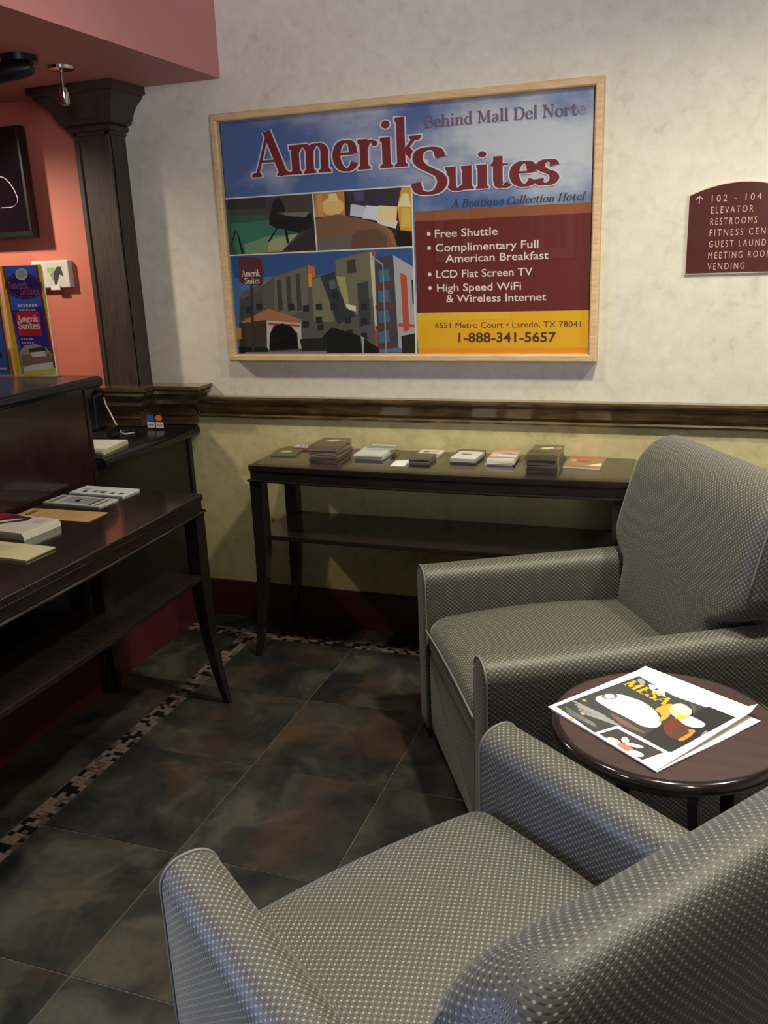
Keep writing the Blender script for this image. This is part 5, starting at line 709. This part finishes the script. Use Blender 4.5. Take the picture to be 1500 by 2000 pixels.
side = [[(110, 62, 40), R4(.065, .04, IW, .073)], [(150, 90, 62), R4(.065, .034, IW, .073)], [(108, 44, 42), R4(.065, -.274, IW, .040)], [(236, 178, 44), R4(.065, -IH, IW, -.274)], [(232, 150, 40), R4(.065, -IH, IW, -.40)], [(232, 190, 60), R4(.065, -.30, .40, -.274)], [(96, 120, 170), R4(-IW, -IH, -.67, .1)]]
art('panel_print', side, po, INK, .00003, (0, -.0300, 0), ROT)
art('photo_print', ART['photos'], po, INK, .00001, (0, -.0304, 0), ROT)
RED = (122, 46, 54); HALO = (216, 216, 226); BRN = (104, 66, 62)
def two(txt, x0, x1, y, cap, name, thick=.16, thin=.055, halo=.03, col=RED, shear=0.0, d=.0323):
    if halo: art(name+'_outline', serif_polys(txt, HALO, x0, x1, y, cap, thick, thin, shear, halo), po, INK, .000003, (0, -d, 0), ROT)
    art(name, serif_polys(txt, col, x0, x1, y, cap, thick, thin, shear), po, INK, .000003, (0, -d-.0004, 0), ROT)
two('Amerik', -.552, .108, .223, .152, 'lettering', .165, .055, .03)
two('S', .060, .188, .128, .150, 'lettering', .17, .06, .03, d=.0331)
two('uites', .176, .565, .135, .118, 'lettering', .19, .06, .03, d=.0327)
G['.'] = (.2, [])
art('lettering', serif_polys('Behind Mall Del Nort', (118, 98, 124), .108, .622, .341, .038, .14, .05), po, INK, .000003, (0, -.0336, 0), ROT)
art('lettering', serif_polys('e', (150, 146, 176), .622, .648, .343, .038, .14, .05), po, INK, .000003, (0, -.0336, 0), ROT)  # last letter in paler ink, imitating a reflection that washes it out
art('lettering', serif_polys('A Boutique Collection Hotel', (70, 62, 84), .198, .650, .081, .024, .13, .05, .28), po, INK, .000003, (0, -.0336, 0), ROT)
art('lettering', serif_polys('Amerik', (226, 214, 210), -.630, -.552, -.128, .024, .15, .06)+serif_polys('Suites', (226, 214, 210), -.620, -.556, -.155, .024, .15, .06), po, INK, .000003, (0, -.0336, 0), ROT)
WT = mat('white_ink', (232, 222, 214), .5); BT = mat('brown_ink', (92, 52, 34), .5)
def line(t, x0, x1, y, cap, mt, bold=.009): return sans(t, 'lettering', x0, x1, y, cap, mt, po, 0, bold, 0, (0, -.0306, 0), ROT)
for t, x0, x1, y, bl in (('Free Shuttle', .137, .360, -.0165, 1), ('Complimentary Full', .138, .500, -.064, 1), ('American Breakfast', .174, .535, -.102, 0), ('LCD Flat Screen TV', .139, .481, -.154, 1), ('High Speed WiFi', .141, .442, -.201, 1), ('& Wireless Internet', .174, .529, -.239, 0)):
    line(t, x0, x1, y, .026, WT)
    if bl: art('bullet', [[(232, 222, 214), [(.115+.007*a, y+.013+.007*c) for a, c in circ(0, 0, 1)]]], po, INK, .00001, (0, -.0306, 0), ROT)
line('6551 Metro Court \u2022 Laredo, TX 78041', .131, .648, -.329, .020, BT, 0); line('1-888-341-5657', .217, .565, -.379, .033, BT, .02)
b = MB(); b.box((-IW, -.0415, -IH), (IW, -.0395, IH)); b.build('glass_pane', PANE, po)

# ================================================================ direction sign
sg = empty('direction_sign', (1.316, 0, 1.383), 0, 'brown arched direction sign with pale edge to the right of the poster', 'sign')
def arch(hw_, h0, rise, z0, y0, y1, e=0):
    P = [(-hw_, z0), (hw_, z0)]+[(hw_*math.cos(a), h0+rise*math.sin(a)) for a in [PI*i/24 for i in range(25)]]
    P = P[:2]+[(hw_*(1-2*i/24), h0+rise*(1-(1-2*i/24)**2)) for i in range(25)]; m = MB(); n = len(P)
    m.add([(x, y0, z) for x, z in P]+[(x, y1, z) for x, z in P], [tuple(range(n)), tuple(range(2*n-1, n-1, -1))]+[(i, (i+1) % n, n+(i+1) % n, n+i) for i in range(n)]); return m
arch(.157, .245, .034, 0, 0, -.008).build('backing', SIGNEDGE, sg); arch(.1535, .242, .034, .0035, -.008, -.0095).build('face', SIGNM, sg)
LT = mat('tan_ink', (196, 168, 148), .5)
rows = [('102 - 104', .059, .221), ('ELEVATOR', .038, .186), ('RESTROOMS', .051, .1515), ('FITNESS CENTER', .130, .117), ('GUEST LAUNDRY', .115, .0825), ('MEETING ROOM', .100, .0475), ('VENDING', .024, .0135)]
for t, x1, z in rows: sans(t, 'lettering', -.0865, x1, z, .0205, LT, sg, 0, -.004, 0, (0, -.0098, 0), ROT, 1.45)
art('arrow', [[(196, 168, 148), (p)] for p in (R4(-.1250, .217, -.1225, .239), [(-.1238, .2415), (-.1225, .238), (-.134, .2295), (-.1355, .2315)], [(-.1238, .2415), (-.1250, .238), (-.1135, .2295), (-.112, .2315)])], sg, INK, .00001, (0, -.0099, 0), ROT)

# ================================================================ things behind and on the desk
tv = empty('wall_television', (-1.90, 0, 1.82), 0, 'black flat television on the coral wall at the left edge', 'television')
b = MB(); b.box((-.52, -.075, -.215), (.545, -.035, .205), ch=.004); b.build('bezel', BLACK, tv)
b = MB(); b.box((-.505, -.0765, -.19), (.53, -.074, .19)); b.build('screen', SCREEN, tv)
b = MB(); b.box((-.2, -.036, -.1), (.2, 0, .1)); b.build('wall_bracket', BLACK, tv)
sw = cr([(.36, .025), (.433, .022), (.467, -.001), (.492, -.041), (.496, -.074), (.467, -.094), (.41, -.095)], 8)
art('screen_curve', [[(190, 186, 196), [sw[i], sw[i+1], (sw[i+1][0]*.995-.001, sw[i+1][1]-.003), (sw[i][0]*.995-.001, sw[i][1]-.003)]] for i in range(len(sw)-1)], tv, INK, .000001, (0, -.077, 0), ROT)
bx = empty('wall_box', (-1.335, 0, 1.455), 0, 'white plastic wall box with a green and grey sticker on the coral wall', 'box')
b = MB(); b.box((-.09, -.032, -.054), (.095, 0, .056), ch=.005); b.build('housing', WHITEP, bx)
art('sticker', [[(206, 208, 200), R4(-.02, -.05, .075, .045)], [(150, 196, 120), R4(-.01, .008, .03, .028)], [(70, 72, 72), [(.01, -.005), (.04, .03), (.06, .03), (.068, -.01), (.05, .0), (.03, -.04), (.02, -.04)]], [(150, 150, 148), [(.0, .0), (.02, .012), (.02, -.035)]]], bx, INK, .0001, (0, -.0322, 0), ROT)
b = MB(); b.box((.0, -.036, -.062), (.045, -.031, -.045)); b.build('tag', PAPER, bx)

sp = empty('sprinkler_head', (-.834, -.45, 2.122), 0, 'chrome pendant sprinkler with round flange under the rose soffit', 'sprinkler')
b = MB(); b.lathe([(.0001, 0), (.044, 0), (.042, -.010), (.020, -.014), (.0001, -.014)], n=28); b.build('flange', CHROME, sp, True, angle=40)
b = MB(); b.lathe([(.005, -.012), (.005, -.07)], n=12); b.build('stem', CHROME, sp, True)
b = MB(); b.lathe([(.0001, -.062), (.012, -.064), (.012, -.075), (.016, -.078), (.016, -.112), (.012, -.118), (.0001, -.118)], n=20); b.build('head', CHROME, sp, True, angle=40)
sl = empty('ceiling_spotlight', (-.84, -.64, 2.122), 0, 'black spotlight fitting under the soffit in the upper left corner', 'spotlight')
b = MB(); b.lathe([(.0001, 0), (.055, 0), (.055, -.018), (.0001, -.018)], n=24); b.build('mounting_plate', BLACK, sl, True, angle=40)
b = MB(); b.tube([(.0, 0, -.015), (-.012, -.01, -.035)], .012, 10); b.build('arm', BLACK, sl, True)
b = MB(); b.tube([(.035, .01, -.035), (.0, .0, -.038), (-.05, -.015, -.045), (-.085, -.025, -.05)], .03, 18, radii=[.02, .03, .032, .032]); b.build('lamp_head', BLACK, sl, True, angle=50)

def holder(x, label, polys, texts):
    h = empty('brochure_holder', (x, -.65, 1.1225), 0, 'clear acrylic holder on the tall counter, '+label, 'holder')
    b = MB(); b.box((-.006, -.03, 0), (.18, .03, .004)); b.box((-.006, .006, .004), (.18, .009, .30)); b.box((-.006, -.03, .004), (.18, -.027, .10)); b.box((-.006, -.027, .004), (-.003, .006, .10)); b.box((.177, -.027, .004), (.18, .006, .10)); b.build('acrylic_body', ACRYL, h)
    br = empty('brochure', (x, -.65, 1.1275), 0, 'tall blue and yellow hotel brochure standing in the '+label, 'brochure')
    b = MB(); b.box((0, -.002, 0), (.171, .003, .362)); b.build('card_stack', PAPER, br)
    art('cover_print', polys, br, INKG, .00006, (0, -.0022, 0), ROT)
    for p in texts: art('lettering', p, br, INKG, .000005, (0, -.0045, 0), ROT)
WL = (230, 222, 226)
BT_ = [[c, [(min(.171, max(0, u-(v*.05))), v) for u, v in p]] for c, p in ART['broch']]
sh = lambda P: [[c, [(u-v*.05, v) for u, v in p]] for c, p in P]
BTX = [sh(serif_polys('Amerik', (150, 90, 130), .038, .122, .292, .026, .15, .05)), sh(serif_polys('Suites', (150, 90, 130), .085, .165, .272, .024, .15, .05)), sh(serif_polys('Amerik', WL, .050, .140, .182, .022, .2, .1)), sh(serif_polys('Suites', WL, .050, .142, .158, .024, .2, .1)),
       [[WL, R4(.052+k*.012, .232, .060+k*.012, .240)] for k in range(7)]+[[WL, R4(.056+k*.012, .219, .064+k*.012, .224)] for k in range(6)], [[(200, 196, 210), R4(.045+k*.011, .122, .052+k*.011, .127)] for k in range(5)]+[[(200, 196, 210), R4(.045+k*.011, .110, .052+k*.011, .114)] for k in range(5)]]
holder(-1.029, 'right one of the two', BT_, BTX)
B2 = [[(222, 200, 40), R4(0, 0, .171, .362)], [(150, 45, 45), R4(.008, 0, .163, .31)], [(60, 105, 200), R4(.014, 0, .155, .305)], [(48, 38, 110), [(.085+.082*a, .235+.04*c) for a, c in circ(0, 0, 1)]], [(210, 150, 120), R4(.0, .33, .171, .362)], [(222, 200, 40), R4(0, .355, .171, .362)], [(222, 200, 40), R4(.163, .0, .171, .362)], [(44, 46, 60), R4(.115, .06, .135, .08)], [(200, 210, 230), R4(.06, .02, .15, .026)]]
holder(-1.215, 'left one of the two', B2, [[[WL, R4(.07+k*.012, .17, .078+k*.012, .178)] for k in range(6)]+[[WL, R4(.08+k*.012, .15, .088+k*.012, .158)] for k in range(5)]+[[WL, R4(.08+k*.012, .118, .088+k*.012, .126)] for k in range(5)]+[[WL, R4(.08+k*.012, .10, .088+k*.012, .108)] for k in range(5)], serif_polys('Suites', (150, 90, 130), .09, .16, .22, .022, .15, .05)])

# card holder with payment stickers
ch = empty('sticker_stand', (-.845, -.135, .839), 0, 'small clear stand with blue and orange payment stickers on the low counter', 'stand')
b = MB(); b.box((-.03, -.004, 0), (.055, -.001, .072)); b.box((-.03, -.02, 0), (.055, .015, .002)); b.build('acrylic_plate', ACRYL, ch)
art('stickers', [[(44, 92, 170), R4(-.026, .036, .006, .060)], [(214, 104, 60), [(.030+.017*a, .048+.012*c) for a, c in circ(0, 0, 1)]], [(206, 206, 206), R4(-.026, .008, .008, .031)], [(206, 198, 190), R4(.014, .008, .050, .031)], [(150, 150, 160), R4(.019, .014, .045, .024)]], ch, INK, .0001, (0, -.0042, 0), ROT)
sans('VISA', 'lettering', -.022, .004, .015, .009, mat('blue_ink', (60, 70, 120), .5), ch, 0, .02, 0, (0, -.0049, 0), ROT)
# telephone set and cables
ph = empty('telephone', (-.962, -.35, .839), .3, 'black desk telephone on the low counter behind the tall counter', 'telephone')
b = MB(); b.prism([(-.07, -.08), (.07, -.08), (.07, .08), (-.07, .08)], 0, .04); b.build('base', BLACK, ph, bevel=.008)
b = MB(); b.tube([(-.0, -.075, .16), (-.0, -.05, .185), (-.0, 0, .195), (-.0, .05, .185), (-.0, .075, .16)], .016, 12, radii=[.027, .02, .015, .02, .027]); b.build('handset', BLACK, ph, True)
b = MB(); b.box((-.035, -.05, .04), (.03, .05, .175)); b.build('cradle', BLACK, ph, bevel=.006)
def cable(name, label, pts, r, mt): b = MB(); b.tube([Vector(p) for p in pts], r, 8); return tag(b.build(name, mt, None, True), label, 'cable')
def cr3(P, n=6):
    out = []
    for i in range(len(P)-1):
        p0, p1, p2, p3 = P[max(i-1, 0)], P[i], P[i+1], P[min(i+2, len(P)-1)]
        for k in range(n): t = k/n; out.append(tuple(0.5*((2*p1[j])+(-p0[j]+p2[j])*t+(2*p0[j]-5*p1[j]+4*p2[j]-p3[j])*t*t+(-p0[j]+3*p1[j]-3*p2[j]+p3[j])*t**3) for j in (0, 1, 2)))
    return out+[P[-1]]
cable('power_cable', 'thin pale cable hanging in an arc beside the telephone', cr3([(-1.04, -.20, 1.03), (-1.02, -.205, 1.0), (-1.005, -.21, .95), (-.98, -.22, .915), (-.95, -.24, .885), (-.92, -.25, .85), (-.89, -.26, .8415)]), .003, CABLEW)
cable('network_cable', 'grey cable lying on the low counter beside the telephone', cr3([(-.99, -.30, .842), (-.96, -.25, .843), (-.93, -.235, .843), (-.90, -.26, .843), (-.88, -.22, .842)]), .0035, CABLEW)
cable('black_cable', 'thin black cable looping across the low counter', cr3([(-.96, -.22, .8415), (-.92, -.18, .842), (-.88, -.20, .842), (-.86, -.28, .842), (-.88, -.34, .8415)]), .002, BLACK)
stack('paper_pad', 'paper', 'white papers stacked on the low counter', -.90, -.52, .8385, .27, .19, .009, 2, (222, 218, 212), (206, 204, 176), 'top white paper pad on the low counter', 'paper pad from the top on the low counter', [((196, 190, 188), R4(-.1, -.06, .1, -.056)), ((186, 160, 160), R4(-.1, .0, .1, .003))], rz=.12, jig=.002, rj=.03)
